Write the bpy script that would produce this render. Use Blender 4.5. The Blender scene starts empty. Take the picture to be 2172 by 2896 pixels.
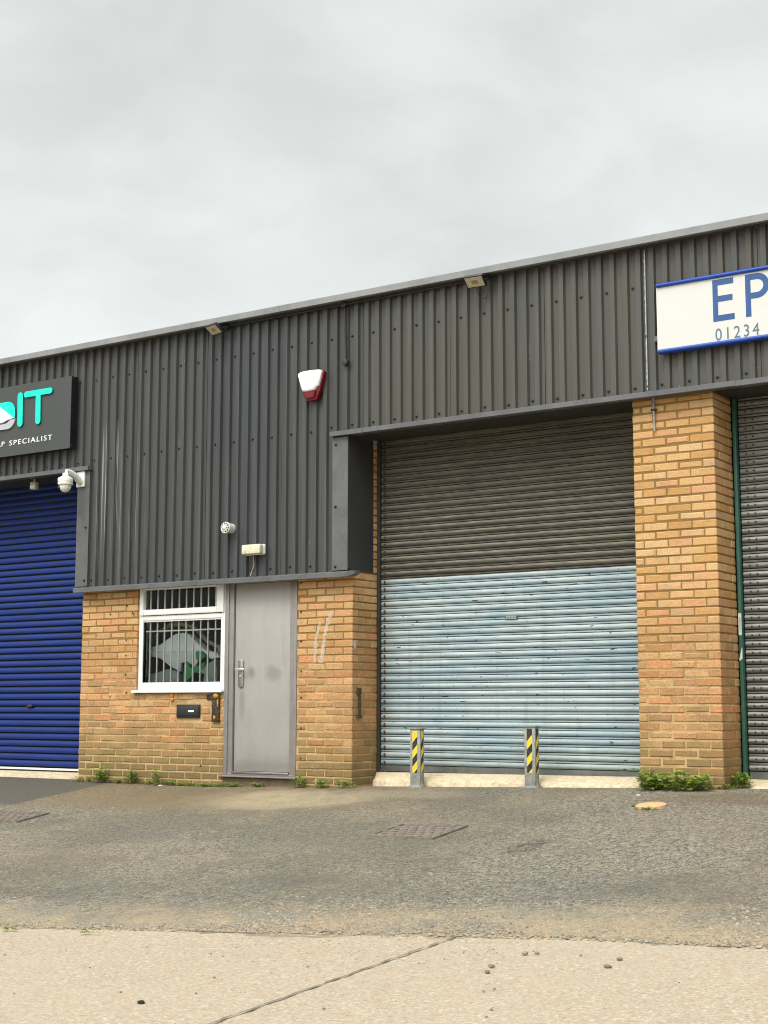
import bpy, bmesh, math, random
from mathutils import Vector, Matrix
random.seed(11)
S = bpy.context.scene
COL = S.collection
R = math.radians
PI = math.pi
ORI = {}

# ------------------------------------------------------------------ helpers
class MB:
    def __init__(s): s.v = []; s.f = []; s.m = []
    def add(s, vs, fs, m=0):
        o = len(s.v); s.v += [tuple(p) for p in vs]
        for f in fs: s.f.append(tuple(o + i for i in f)); s.m.append(m)
        return s
    def box(s, x0, x1, y0, y1, z0, z1, m=0):
        return s.add([(x0,y0,z0),(x1,y0,z0),(x1,y1,z0),(x0,y1,z0),(x0,y0,z1),(x1,y0,z1),(x1,y1,z1),(x0,y1,z1)],
                     [(0,3,2,1),(4,5,6,7),(0,1,5,4),(1,2,6,5),(2,3,7,6),(3,0,4,7)], m)
    def cbox(s, x0, x1, y0, y1, z0, z1, c=.004, m=0):
        """box with chamfered front (-Y) edges"""
        return s.add([(x0,y1,z0),(x1,y1,z0),(x1,y1,z1),(x0,y1,z1),
                      (x0,y0+c,z0),(x1,y0+c,z0),(x1,y0+c,z1),(x0,y0+c,z1),
                      (x0+c,y0,z0+c),(x1-c,y0,z0+c),(x1-c,y0,z1-c),(x0+c,y0,z1-c)],
                     [(0,1,2,3),(0,4,5,1),(1,5,6,2),(2,6,7,3),(3,7,4,0),(4,8,9,5),(5,9,10,6),(6,10,11,7),(7,11,8,4),(8,11,10,9)], m)
    def prism_x(s, poly, x0, x1, m=0):
        """poly in (y,z), extruded along X"""
        n = len(poly)
        vs = [(x0,y,z) for y,z in poly] + [(x1,y,z) for y,z in poly]
        fs = [tuple(range(n)), tuple(range(2*n-1, n-1, -1))] + [(i, i+n, (i+1)%n+n, (i+1)%n) for i in range(n)]
        return s.add(vs, fs, m)
    def prism_y(s, poly, y0, y1, m=0, front=None):
        """poly in (x,z), extruded along Y (front at y0)"""
        n = len(poly)
        vs = [(x,y0,z) for x,z in poly] + [(x,y1,z) for x,z in poly]
        fs = [tuple(range(n)), tuple(range(2*n-1, n-1, -1))] + [(i, i+n, (i+1)%n+n, (i+1)%n) for i in range(n)]
        s.add(vs, fs, m)
        if front is not None: s.m[-len(fs)] = front
        return s
    def tube(s, pts, r, n=8, m=0, caps=True):
        pts = [Vector(p) for p in pts]; base = len(s.v); N = len(pts)
        for i, p in enumerate(pts):
            t = (pts[min(i+1,N-1)] - pts[max(i-1,0)]).normalized()
            a = t.cross(Vector((0,0,1)) if abs(t.z) < .9 else Vector((1,0,0))).normalized(); b = t.cross(a)
            rr = r[i] if isinstance(r, (list,tuple)) else r
            for k in range(n):
                q = p + (a*math.cos(2*PI*k/n) + b*math.sin(2*PI*k/n))*rr
                s.v.append(tuple(q))
        for i in range(N-1):
            for k in range(n):
                s.f.append((base+i*n+k, base+i*n+(k+1)%n, base+(i+1)*n+(k+1)%n, base+(i+1)*n+k)); s.m.append(m)
        if caps:
            s.f.append(tuple(base+k for k in range(n))); s.m.append(m)
            s.f.append(tuple(base+(N-1)*n+k for k in range(n-1,-1,-1))); s.m.append(m)
        return s
    def build(s, name, mat, parent=None, smooth=False, bevel=0, seg=2, loc=None, angle=35):
        me = bpy.data.meshes.new(name)
        org = ORI[parent.name] if parent else Vector(loc if loc else (0,0,0))
        me.from_pydata([tuple(Vector(p) - org) for p in s.v], [], s.f)
        for mt in (mat if isinstance(mat, (list,tuple)) else [mat]): me.materials.append(mt)
        me.polygons.foreach_set('material_index', s.m)
        bm = bmesh.new(); bm.from_mesh(me)
        bmesh.ops.recalc_face_normals(bm, faces=bm.faces)
        if bevel:
            es = [e for e in bm.edges if len(e.link_faces) == 2 and e.calc_face_angle(0) > R(30)]
            bmesh.ops.bevel(bm, geom=es, offset=bevel, segments=seg, affect='EDGES', profile=.5, clamp_overlap=True)
            bmesh.ops.recalc_face_normals(bm, faces=bm.faces)
        bm.to_mesh(me); bm.free()
        if smooth or bevel:
            me.polygons.foreach_set('use_smooth', [True]*len(me.polygons))
            me.set_sharp_from_angle(angle=R(angle))
        me.update()
        o = bpy.data.objects.new(name, me); COL.objects.link(o)
        if parent: o.parent = parent
        else: o.location = org
        ORI[o.name] = org
        return o

def tag(o, label=None, cat=None, group=None, kind=None):
    if label: o['label'] = label
    if cat: o['category'] = cat
    if group: o['group'] = group
    if kind: o['kind'] = kind
    return o
def thing(name, loc, label, cat, group=None):
    o = bpy.data.objects.new(name, None); COL.objects.link(o); o.location = loc; o.empty_display_size = .1
    ORI[o.name] = Vector(loc)
    return tag(o, label, cat, group)

# ------------------------------------------------------------------ materials
class NT:
    def __init__(s, name):
        s.mat = bpy.data.materials.new(name); s.mat.use_nodes = True
        s.t = s.mat.node_tree; s.t.nodes.clear()
        s.out = s.n('ShaderNodeOutputMaterial'); s.b = s.n('ShaderNodeBsdfPrincipled')
        s.l(s.b.outputs[0], s.out.inputs[0])
        s.pos = s.n('ShaderNodeNewGeometry')
    def n(s, t, **k):
        x = s.t.nodes.new(t)
        for a, v in k.items(): setattr(x, a, v)
        return x
    def l(s, a, b): s.t.links.new(a, b); return b
    def put(s, v, sock):
        if hasattr(v, 'is_linked') or hasattr(v, 'node'): s.l(v, sock)
        else:
            if isinstance(v, (tuple, list)) and len(v) == 3 and sock.type == 'RGBA': v = (*v, 1)
            sock.default_value = v
    def P(s, scale=(1,1,1), off=(0,0,0), src=None):
        m = s.n('ShaderNodeMapping'); s.l(src or s.pos.outputs['Position'], m.inputs['Vector'])
        m.inputs['Scale'].default_value = scale; m.inputs['Location'].default_value = off
        return m.outputs[0]
    def noise(s, scale=5, det=4, vec=None, rough=.55, out='Fac', dist=0):
        x = s.n('ShaderNodeTexNoise'); x.inputs['Scale'].default_value = scale; x.inputs['Detail'].default_value = det
        x.inputs['Roughness'].default_value = rough; x.inputs['Distortion'].default_value = dist
        s.l(vec or s.pos.outputs['Position'], x.inputs['Vector']); return x.outputs[out]
    def voro(s, scale=50, vec=None, feature='F1', out='Distance', rnd=1):
        x = s.n('ShaderNodeTexVoronoi', feature=feature); x.inputs['Scale'].default_value = scale
        x.inputs['Randomness'].default_value = rnd
        s.l(vec or s.pos.outputs['Position'], x.inputs['Vector']); return x.outputs[out]
    def rng(s, v, a, b, c=0., d=1., smooth=False):
        x = s.n('ShaderNodeMapRange'); 
        if smooth: x.interpolation_type = 'SMOOTHSTEP'
        s.put(v, x.inputs[0])
        for i, q in enumerate((a,b,c,d)): s.put(q, x.inputs[1+i])
        return x.outputs[0]
    def math(s, op, a, b=0., c=None):
        x = s.n('ShaderNodeMath', operation=op); s.put(a, x.inputs[0]); s.put(b, x.inputs[1])
        if c is not None: s.put(c, x.inputs[2])
        return x.outputs[0]
    def mix(s, f, a, b, mode='MIX'):
        x = s.n('ShaderNodeMix', data_type='RGBA', blend_type=mode)
        s.put(f, x.inputs[0]); s.put(a, x.inputs[6]); s.put(b, x.inputs[7]); return x.outputs[2]
    def ramp(s, v, stops, interp='LINEAR'):
        x = s.n('ShaderNodeValToRGB'); x.color_ramp.interpolation = interp
        e = x.color_ramp.elements
        while len(e) < len(stops): e.new(.5)
        for i, (p, c) in enumerate(stops): e[i].position = p; e[i].color = (*c, 1)
        s.l(v, x.inputs[0]); return x.outputs[0]
    def xyz(s):
        x = s.n('ShaderNodeSeparateXYZ'); s.l(s.pos.outputs['Position'], x.inputs[0]); return x.outputs
    def bump(s, h, strength=.3, dist=.01, prev=None):
        x = s.n('ShaderNodeBump'); x.inputs['Strength'].default_value = strength; x.inputs['Distance'].default_value = dist
        s.put(h, x.inputs['Height'])
        if prev: s.l(prev, x.inputs['Normal'])
        return x.outputs[0]
    def fin(s, col, rough=.6, metal=0., normal=None, spec=None):
        s.put(col, s.b.inputs['Base Color']); s.put(rough, s.b.inputs['Roughness']); s.put(metal, s.b.inputs['Metallic'])
        if normal: s.l(normal, s.b.inputs['Normal'])
        if spec is not None: s.put(spec, s.b.inputs['Specular IOR Level'])
        return s.mat

def simple(name, col, rough=.5, metal=0., var=.12, scale=9., dirt=None, bump=0., spec=None):
    """painted / moulded surface with a little unevenness and optional dirt colour"""
    t = NT(name); n = t.noise(scale, 5)
    c = t.mix(1., col, t.ramp(n, [(.25, (1-var,)*3), (.75, (1+var*.5,)*3)]), 'MULTIPLY')
    if dirt:
        d = t.rng(t.noise(scale*2.3, 6, rough=.7), .5, .72)
        c = t.mix(t.math('MULTIPLY', d, dirt[1]), c, dirt[0])
    nb = t.bump(t.noise(scale*14, 3), bump, .004) if bump else None
    return t.fin(c, t.rng(n, .2, .8, rough-.08, rough+.1), metal, nb, spec)

def m_brick():
    t = NT('buff_brick'); z = t.xyz()[2]; isl = t.pos.outputs['Random Per Island']
    nz = t.noise(.9, 3)
    zz = t.math('ADD', z, t.math('MULTIPLY', t.math('SUBTRACT', nz, .5), 1.3))
    low = t.rng(zz, 2.75, 1.75, smooth=True)             # rougher, redder facing bricks in the lower courses
    pale = t.ramp(isl, [(0,(.53,.29,.105)),(.2,(.60,.35,.140)),(.45,(.64,.39,.17)),(.68,(.67,.44,.22)),(.86,(.65,.34,.165)),(1,(.54,.36,.19))])
    warm = t.ramp(isl, [(0,(.44,.215,.085)),(.2,(.52,.265,.11)),(.42,(.39,.23,.11)),(.6,(.56,.30,.13)),(.78,(.60,.37,.175)),(.92,(.66,.27,.115)),(1,(.37,.235,.125))])
    c = t.mix(low, pale, warm)
    g = t.noise(48, 6, rough=.8); w = t.noise(24, 6, t.P((1,1,1.7)), rough=.8, dist=1.)
    c = t.mix(t.math('MULTIPLY', t.rng(g, .48, .64), t.rng(low, 0, 1, .28, .70)), c, (.23,.125,.055))
    c = t.mix(t.math('MULTIPLY', t.rng(w, .52, .66), t.rng(low, 0, 1, .15, .5)), c, (.72,.47,.24))
    moss = t.rng(t.math('ADD', z, t.math('MULTIPLY', t.math('SUBTRACT', t.noise(3.2, 5), .5), 1.1)), 1.55, .95, smooth=True)
    c = t.mix(t.math('MULTIPLY', moss, .62), c, t.mix(t.noise(6, 3), (.20,.15,.07), (.17,.17,.06)))
    st = t.rng(t.noise(2.2, 5, rough=.65), .55, .72); c = t.mix(t.math('MULTIPLY', st, .42), c, (.22,.15,.08))
    pat = t.rng(t.noise(7.5, 6, t.P((1,1,1.3), (4,2,8)), rough=.75), .54, .70); c = t.mix(t.math('MULTIPLY', pat, .38), c, (.27,.17,.085))
    salt = t.rng(t.noise(4.1, 6, t.P((1,1,1), (9,9,1)), rough=.75), .60, .74); c = t.mix(t.math('MULTIPLY', salt, .30), c, (.74,.60,.42))
    spl = t.rng(t.math('ADD', z, t.math('MULTIPLY', t.math('SUBTRACT', t.noise(9, 6, rough=.75), .5), .5)), 1.05, .80, smooth=True); c = t.mix(t.math('MULTIPLY', spl, .5), c, (.13,.095,.05))
    h = t.math('ADD', t.math('MULTIPLY', w, .8), g)
    return t.fin(c, .9, 0, t.bump(h, .9, .010), .2)
def m_mortar():
    t = NT('lime_mortar'); z = t.xyz()[2]
    low = t.rng(t.math('ADD', z, t.math('MULTIPLY', t.math('SUBTRACT', t.noise(1.3, 3), .5), .8)), 2.4, 1.5, smooth=True)
    c = t.mix(low, (.25,.155,.055), (.50,.355,.175))
    c = t.mix(t.math('MULTIPLY', t.rng(t.noise(6, 6, rough=.7), .46, .66), .65), c, (.17,.125,.055))
    return t.fin(c, .95, 0, t.bump(t.noise(120, 4), .4, .003), .1)
def m_cladding():
    t = NT('dark_grey_cladding'); oi = t.n('ShaderNodeObjectInfo'); x, y, z = t.xyz()
    right = t.rng(x, .8, 2.6)
    c = t.mix(right, (.047,.049,.051), (.061,.057,.047))
    c = t.mix(1., c, t.ramp(oi.outputs['Random'], [(0,(.84,.85,.88)),(1,(1.16,1.14,1.07))]), 'MULTIPLY')
    c = t.mix(t.math('MULTIPLY', t.rng(t.noise(1., 2, t.P((7.3,7.3,.10), (4,4,4))), .4, .62), .55), c, (.056,.064,.067))
    c = t.mix(t.math('MULTIPLY', t.rng(t.noise(1., 2, t.P((8.1,8.1,.12), (9,1,4))), .5, .66), .55), c, (.070,.062,.054))
    streak = t.noise(1., 6, t.P((16,16,.55)), rough=.6)
    c = t.mix(t.math('MULTIPLY', t.rng(streak, .50, .75), .55), c, (.105,.105,.10))
    c = t.mix(t.math('MULTIPLY', t.rng(t.noise(1., 5, t.P((9,9,1.4), (7,3,1))), .55, .75), .5), c, (.052,.050,.040))
    olv = t.math('MULTIPLY', t.math('MULTIPLY', t.rng(x, 1.9, 2.5), t.rng(x, 4.2, 3.5)), t.rng(t.math('ADD', z, t.noise(2.2, 4)), 5.75, 5.1))
    c = t.mix(t.math('MULTIPLY', olv, .3), c, (.072,.068,.040))
    chalk = t.math('MULTIPLY', t.rng(t.noise(1., 5, t.P((20,20,.9), (1,8,3)), rough=.7), .62, .74), t.rng(t.noise(1.1, 3), .42, .6)); c = t.mix(t.math('MULTIPLY', chalk, .55), c, (.17,.17,.165))
    spk = t.rng(t.noise(34, 2, t.P((1,1,.45))), .765, .79); c = t.mix(t.math('MULTIPLY', spk, .7), c, (.30,.30,.28))
    # chalky run marks at the left end
    run = t.math('MULTIPLY', t.math('MULTIPLY', t.rng(x, -1.75, -1.6), t.rng(x, -.75, -1.25)),
                 t.math('MULTIPLY', t.rng(z, 3.0, 3.5), t.rng(z, 4.75, 4.25)))
    run = t.math('MULTIPLY', run, t.rng(t.noise(1., 3, t.P((42,42,.5), (2,0,5))), .56, .66))
    c = t.mix(t.math('MULTIPLY', run, 1.), c, (.33,.325,.31))
    return t.fin(c, t.rng(streak, .3, .7, .42, .58), 0, t.bump(t.noise(3.5, 2), .08, .02), .45)
def m_asphalt():
    t = NT('worn_asphalt'); x, y, z = t.xyz()
    big = t.noise(.75, 5, rough=.6); med = t.noise(3.2, 5, rough=.65)
    c = t.ramp(t.math('ADD', t.math('MULTIPLY', t.noise(27, 7, t.P((1,.62,1)), rough=.9), .7), t.math('MULTIPLY', t.noise(75, 3, rough=.7), .3)), [(.36,(.032,.030,.024)),(.455,(.135,.125,.098)),(.53,(.25,.232,.182)),(.64,(.64,.585,.45))])
    chip = t.voro(75, out='Color'); sep = t.n('ShaderNodeSeparateColor'); t.l(chip, sep.inputs[0])
    c = t.mix(t.math('MULTIPLY', t.rng(sep.outputs[0], .80, .86), .75), c, (.36,.325,.26))
    c = t.mix(t.math('MULTIPLY', t.rng(sep.outputs[1], .90, .94), .6), c, (.36,.24,.15))
    c = t.mix(t.math('MULTIPLY', t.rng(sep.outputs[2], .84, .9), .7), c, (.03,.03,.028))
    c = t.mix(t.math('MULTIPLY', t.rng(big, .40, .66), .40), c, (.27,.215,.135))
    up = t.rng(t.math('ADD', y, t.math('MULTIPLY', t.math('SUBTRACT', t.noise(1.2, 5, rough=.7), .5), 1.6)), -1.9, -.5, smooth=True)
    c = t.mix(t.math('MULTIPLY', t.math('MULTIPLY', up, t.rng(x, 3.6, 1.6)), .55), c, (.20,.135,.062))      # brown silt washed from the wall
    c = t.mix(t.math('MULTIPLY', t.rng(t.noise(.55, 4, t.P((1,1,1), (5,9,2)), rough=.6), .50, .62), .35), c, (.085,.083,.07))
    c = t.mix(t.math('MULTIPLY', t.rng(med, .52, .72), .32), c, (.125,.118,.095))
    def blob(cx, cy, rx, ry, amp=1.):
        a = t.math('POWER', t.math('DIVIDE', t.math('SUBTRACT', x, cx), rx), 2.); b = t.math('POWER', t.math('DIVIDE', t.math('SUBTRACT', y, cy), ry), 2.)
        d = t.math('ADD', t.math('SQRT', t.math('ADD', a, b)), t.math('MULTIPLY', t.math('SUBTRACT', t.noise(2.4, 5, rough=.65), .5), 1.1))
        return t.math('MULTIPLY', t.rng(d, 1.1, .45, smooth=True), amp)
    c = t.mix(t.math('MULTIPLY', blob(1.5, -.72, 1.15, .6, .9), t.rng(t.noise(5, 6, rough=.75), .3, .62, .45, 1.)), c, (.42,.35,.225))         # sandy silt by the door
    c = t.mix(blob(2.7, -.35, .9, .25, .45), c, (.33,.28,.19))
    c = t.mix(blob(.0, -.9, 1.2, .6, .45), c, (.20,.15,.085))
    c = t.mix(t.math('MULTIPLY', blob(5.08, -2.45, .17, .36, .7), t.rng(t.noise(16, 5, rough=.75), .38, .6)), c, (.045,.042,.04))       # oil spot
    c = t.mix(blob(5.9, -.45, .9, .35, .5), c, (.16,.105,.055))
    # grit and dust washed down to the yard's edge
    ed = t.math('SUBTRACT', y, t.math('MULTIPLY_ADD', x, .168, -5.834))      # metres above the edge line
    ed = t.math('ADD', ed, t.math('MULTIPLY', t.math('SUBTRACT', t.noise(1.1, 5, rough=.65), .5), 1.5))
    c = t.mix(t.math('MULTIPLY', t.rng(ed, .85, .30, smooth=True), t.rng(t.noise(22, 6, rough=.8), .36, .58, .25, .95)), c, t.mix(t.rng(t.noise(2.1, 4), .42, .6), (.42,.33,.21), (.25,.235,.19)))
    c = t.mix(t.math('MULTIPLY', t.math('MULTIPLY', t.rng(ed, 1.8, 1.3, smooth=True), t.rng(ed, .7, .95, smooth=True)), t.rng(t.noise(.9, 3), .4, .6, .08, .36)), c, (.11,.107,.094))
    # newer tarmac before the blue shutter
    pe = t.math('ADD', t.math('SUBTRACT', x, -1.38), t.math('MULTIPLY', t.math('SUBTRACT', t.noise(6, 4), .5), .12))
    fr = t.rng(y, -1.55, -1.35)
    pf = t.math('MULTIPLY', t.rng(pe, .03, -.03), fr)
    c = t.mix(t.math('MULTIPLY', pf, .85), c, t.mix(t.noise(70, 4), (.06,.057,.05), (.15,.14,.12)))
    h = t.math('ADD', t.noise(110, 4, rough=.7), t.math('MULTIPLY', t.voro(75), -.9))
    hb = t.bump(t.math('ADD', h, t.math('MULTIPLY', t.noise(30, 5, rough=.8), 2.)), .75, .014); hb = t.bump(med, .3, .05, hb)
    return t.fin(c, .93, 0, hb, .2)
def m_concrete():
    t = NT('yard_concrete'); x, y, z = t.xyz()
    c = t.ramp(t.noise(60, 7, t.P((1,.7,1)), rough=.88), [(.32,(.15,.115,.075)),(.43,(.31,.258,.188)),(.54,(.405,.342,.252)),(.70,(.57,.50,.385))])
    col = t.voro(62, out='Color'); sp = t.n('ShaderNodeSeparateColor'); t.l(col, sp.inputs[0])
    c = t.mix(t.math('MULTIPLY', t.rng(sp.outputs[0], .84, .9), .6), c, (.37,.225,.15))
    c = t.mix(t.math('MULTIPLY', t.rng(sp.outputs[1], .955, .975), .6), c, (.19,.16,.125))
    c = t.mix(t.math('MULTIPLY', t.rng(sp.outputs[2], .92, .96), .55), c, (.55,.48,.37))
    c = t.mix(t.math('MULTIPLY', t.rng(t.noise(.8, 5, rough=.65), .42, .7), .35), c, (.40,.33,.245))
    c = t.mix(t.math('MULTIPLY', t.rng(t.noise(3.5, 7, rough=.75), .52, .72), .38), c, (.29,.245,.19))
    h = t.math('ADD', t.noise(120, 4, rough=.7), t.math('MULTIPLY', t.voro(62), -.5))
    return t.fin(c, .93, 0, t.bump(h, .6, .007), .2)
def m_slab():
    t = NT('step_concrete')
    c = t.ramp(t.noise(26, 6, rough=.7), [(.3,(.36,.28,.18)),(.5,(.56,.46,.31)),(.75,(.68,.58,.43))])
    c = t.mix(t.math('MULTIPLY', t.rng(t.noise(5, 5), .55, .7), .4), c, (.28,.23,.15))
    return t.fin(c, .93, 0, t.bump(t.noise(70, 5), .5, .008), .2)
def m_shutter(name, base, dirt, chips=None, dust=None, rough=.45, metal=0., dustamt=.5):
    t = NT(name); x, y, z = t.xyz()
    s1 = t.noise(1., 6, t.P((1.6,1.6,22)), rough=.65); s2 = t.noise(1., 5, t.P((7,7,60), (3,1,2)), rough=.65)
    c = t.mix(t.math('MULTIPLY', t.rng(s1, .42, .72), .7), base, dirt)
    if dust:
        nz = t.n('ShaderNodeSeparateXYZ'); t.l(t.pos.outputs['Normal'], nz.inputs[0])
        up = t.rng(nz.outputs[2], .0, .55)           # dust lies on the ledges
        c = t.mix(t.math('MULTIPLY', t.math('MULTIPLY', up, t.rng(s2, .3, .6)), dustamt), c, dust)
        c = t.mix(t.math('MULTIPLY', t.rng(s2, .52, .74), .45), c, dust)
    c = t.mix(t.math('MULTIPLY', t.rng(t.noise(60, 4, rough=.7), .55, .75), .25), c, dirt)
    if chips:
        fade = t.noise(1., 4, t.P((.9,.9,3.2), (2,6,1)), rough=.6); c = t.mix(t.math('MULTIPLY', t.rng(fade, .46, .62), .5), c, (.19,.30,.365))      # bluer where the chalk is rubbed off
        ver = t.noise(1., 5, t.P((14,14,1.2), (3,3,3)), rough=.65); c = t.mix(t.math('MULTIPLY', t.rng(ver, .52, .74), .35), c, (.20,.205,.185))
        eg = t.math('MAXIMUM', t.rng(t.math('ADD', z, t.math('MULTIPLY', t.noise(5, 4), .4)), 1.42, 1.10), t.rng(t.math('ADD', x, t.math('MULTIPLY', t.noise(6, 4), .3)), 2.22, 2.0)); c = t.mix(t.math('MULTIPLY', eg, .45), c, (.14,.145,.12))
        k = t.noise(1., 3, t.P((9,9,34), (5,2,7)), rough=.5, dist=.4); k2 = t.noise(1., 3, t.P((28,28,75), (1,4,3)), rough=.5)
        m = t.math('MAXIMUM', t.rng(k, .685, .70), t.math('MULTIPLY', t.rng(k2, .705, .72), .9))
        c = t.mix(m, c, chips)
    return t.fin(c, t.rng(s1, .3, .7, rough, rough+.18), metal, t.bump(s2, .08, .004), .28)
def m_door():
    t = NT('grey_door_paint'); x, y, z = t.xyz()
    c = t.ramp(t.noise(2.2, 5), [(.3,(.315,.292,.275)),(.7,(.36,.335,.315))])
    def blob(cx, cz, rx, rz, amp):
        a = t.math('POWER', t.math('DIVIDE', t.math('SUBTRACT', x, cx), rx), 2.); b = t.math('POWER', t.math('DIVIDE', t.math('SUBTRACT', z, cz), rz), 2.)
        d = t.math('ADD', t.math('SQRT', t.math('ADD', a, b)), t.math('MULTIPLY', t.math('SUBTRACT', t.noise(14, 4), .5), .8))
        return t.math('MULTIPLY', t.rng(d, 1.1, .3, smooth=True), amp)
    for a in ((.52,1.87,.07,.09,.5),(.80,1.86,.13,.10,.42),(.40,1.55,.05,.2,.3),(.6,.9,.5,.10,.25)): c = t.mix(blob(*a), c, (.12,.105,.10))
    c = t.mix(t.math('MULTIPLY', t.rng(t.noise(40, 5, rough=.7), .6, .75), .2), c, (.15,.135,.12))
    sc = t.rng(t.noise(1., 5, t.P((60,60,5), (3,2,1)), rough=.7), .66, .72); c = t.mix(t.math('MULTIPLY', sc, .35), c, (.42,.40,.38))
    sc = t.rng(t.noise(1., 5, t.P((9,9,1.2), (6,2,1)), rough=.7), .52, .72); c = t.mix(t.math('MULTIPLY', sc, .28), c, (.20,.18,.165))
    kick = t.rng(t.math('ADD', z, t.math('MULTIPLY', t.noise(9, 5), .25)), 1.17, .98); c = t.mix(t.math('MULTIPLY', kick, .4), c, (.17,.15,.13))
    return t.fin(c, .55, 0, t.bump(t.math('ADD', t.noise(90, 3), t.math('MULTIPLY', t.noise(3, 2), 3.)), .12, .004), .4)
def m_glass():
    t = NT('window_glass'); t.t.nodes.remove(t.b)
    tr = t.n('ShaderNodeBsdfTransparent'); tr.inputs[0].default_value = (.90,.94,.92,1)
    gl = t.n('ShaderNodeBsdfGlossy'); gl.inputs['Roughness'].default_value = .015
    fr = t.n('ShaderNodeFresnel'); fr.inputs[0].default_value = 1.5
    mx = t.n('ShaderNodeMixShader'); t.l(t.rng(fr.outputs[0], 0, 1, .02, 1), mx.inputs[0]); t.l(tr.outputs[0], mx.inputs[1]); t.l(gl.outputs[0], mx.inputs[2])
    t.l(mx.outputs[0], t.out.inputs[0]); return t.mat
def m_leaf(name, a, b, c3):
    t = NT(name); isl = t.pos.outputs['Random Per Island']
    c = t.ramp(isl, [(0, a), (.5, b), (1, c3)])
    c = t.mix(t.math('MULTIPLY', t.noise(60, 3), .3), c, a)
    t.b.inputs['Subsurface Weight'].default_value = 0
    m = t.fin(c, .5, 0, None, .4)
    tl = t.n('ShaderNodeBsdfTranslucent'); t.l(c, tl.inputs[0])
    mx = t.n('ShaderNodeMixShader'); mx.inputs[0].default_value = .4
    t.l(t.b.outputs[0], mx.inputs[1]); t.l(tl.outputs[0], mx.inputs[2]); t.l(mx.outputs[0], t.out.inputs[0])
    return m
def m_stone(name, stops):
    t = NT(name); c = t.ramp(t.pos.outputs['Random Per Island'], stops)
    c = t.mix(t.math('MULTIPLY', t.noise(150, 3), .35), c, (.12,.10,.08))
    return t.fin(c, .85, 0, None, .3)
def m_smear():
    t = NT('white_paint_smear')
    m = t.fin((.74,.70,.62), .8)
    tr = t.n('ShaderNodeBsdfTransparent'); mx = t.n('ShaderNodeMixShader')
    t.l(t.rng(t.noise(30, 5, rough=.7), .32, .66, 0., .62), mx.inputs[0]); t.l(tr.outputs[0], mx.inputs[1]); t.l(t.b.outputs[0], mx.inputs[2]); t.l(mx.outputs[0], t.out.inputs[0])
    return m

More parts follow.
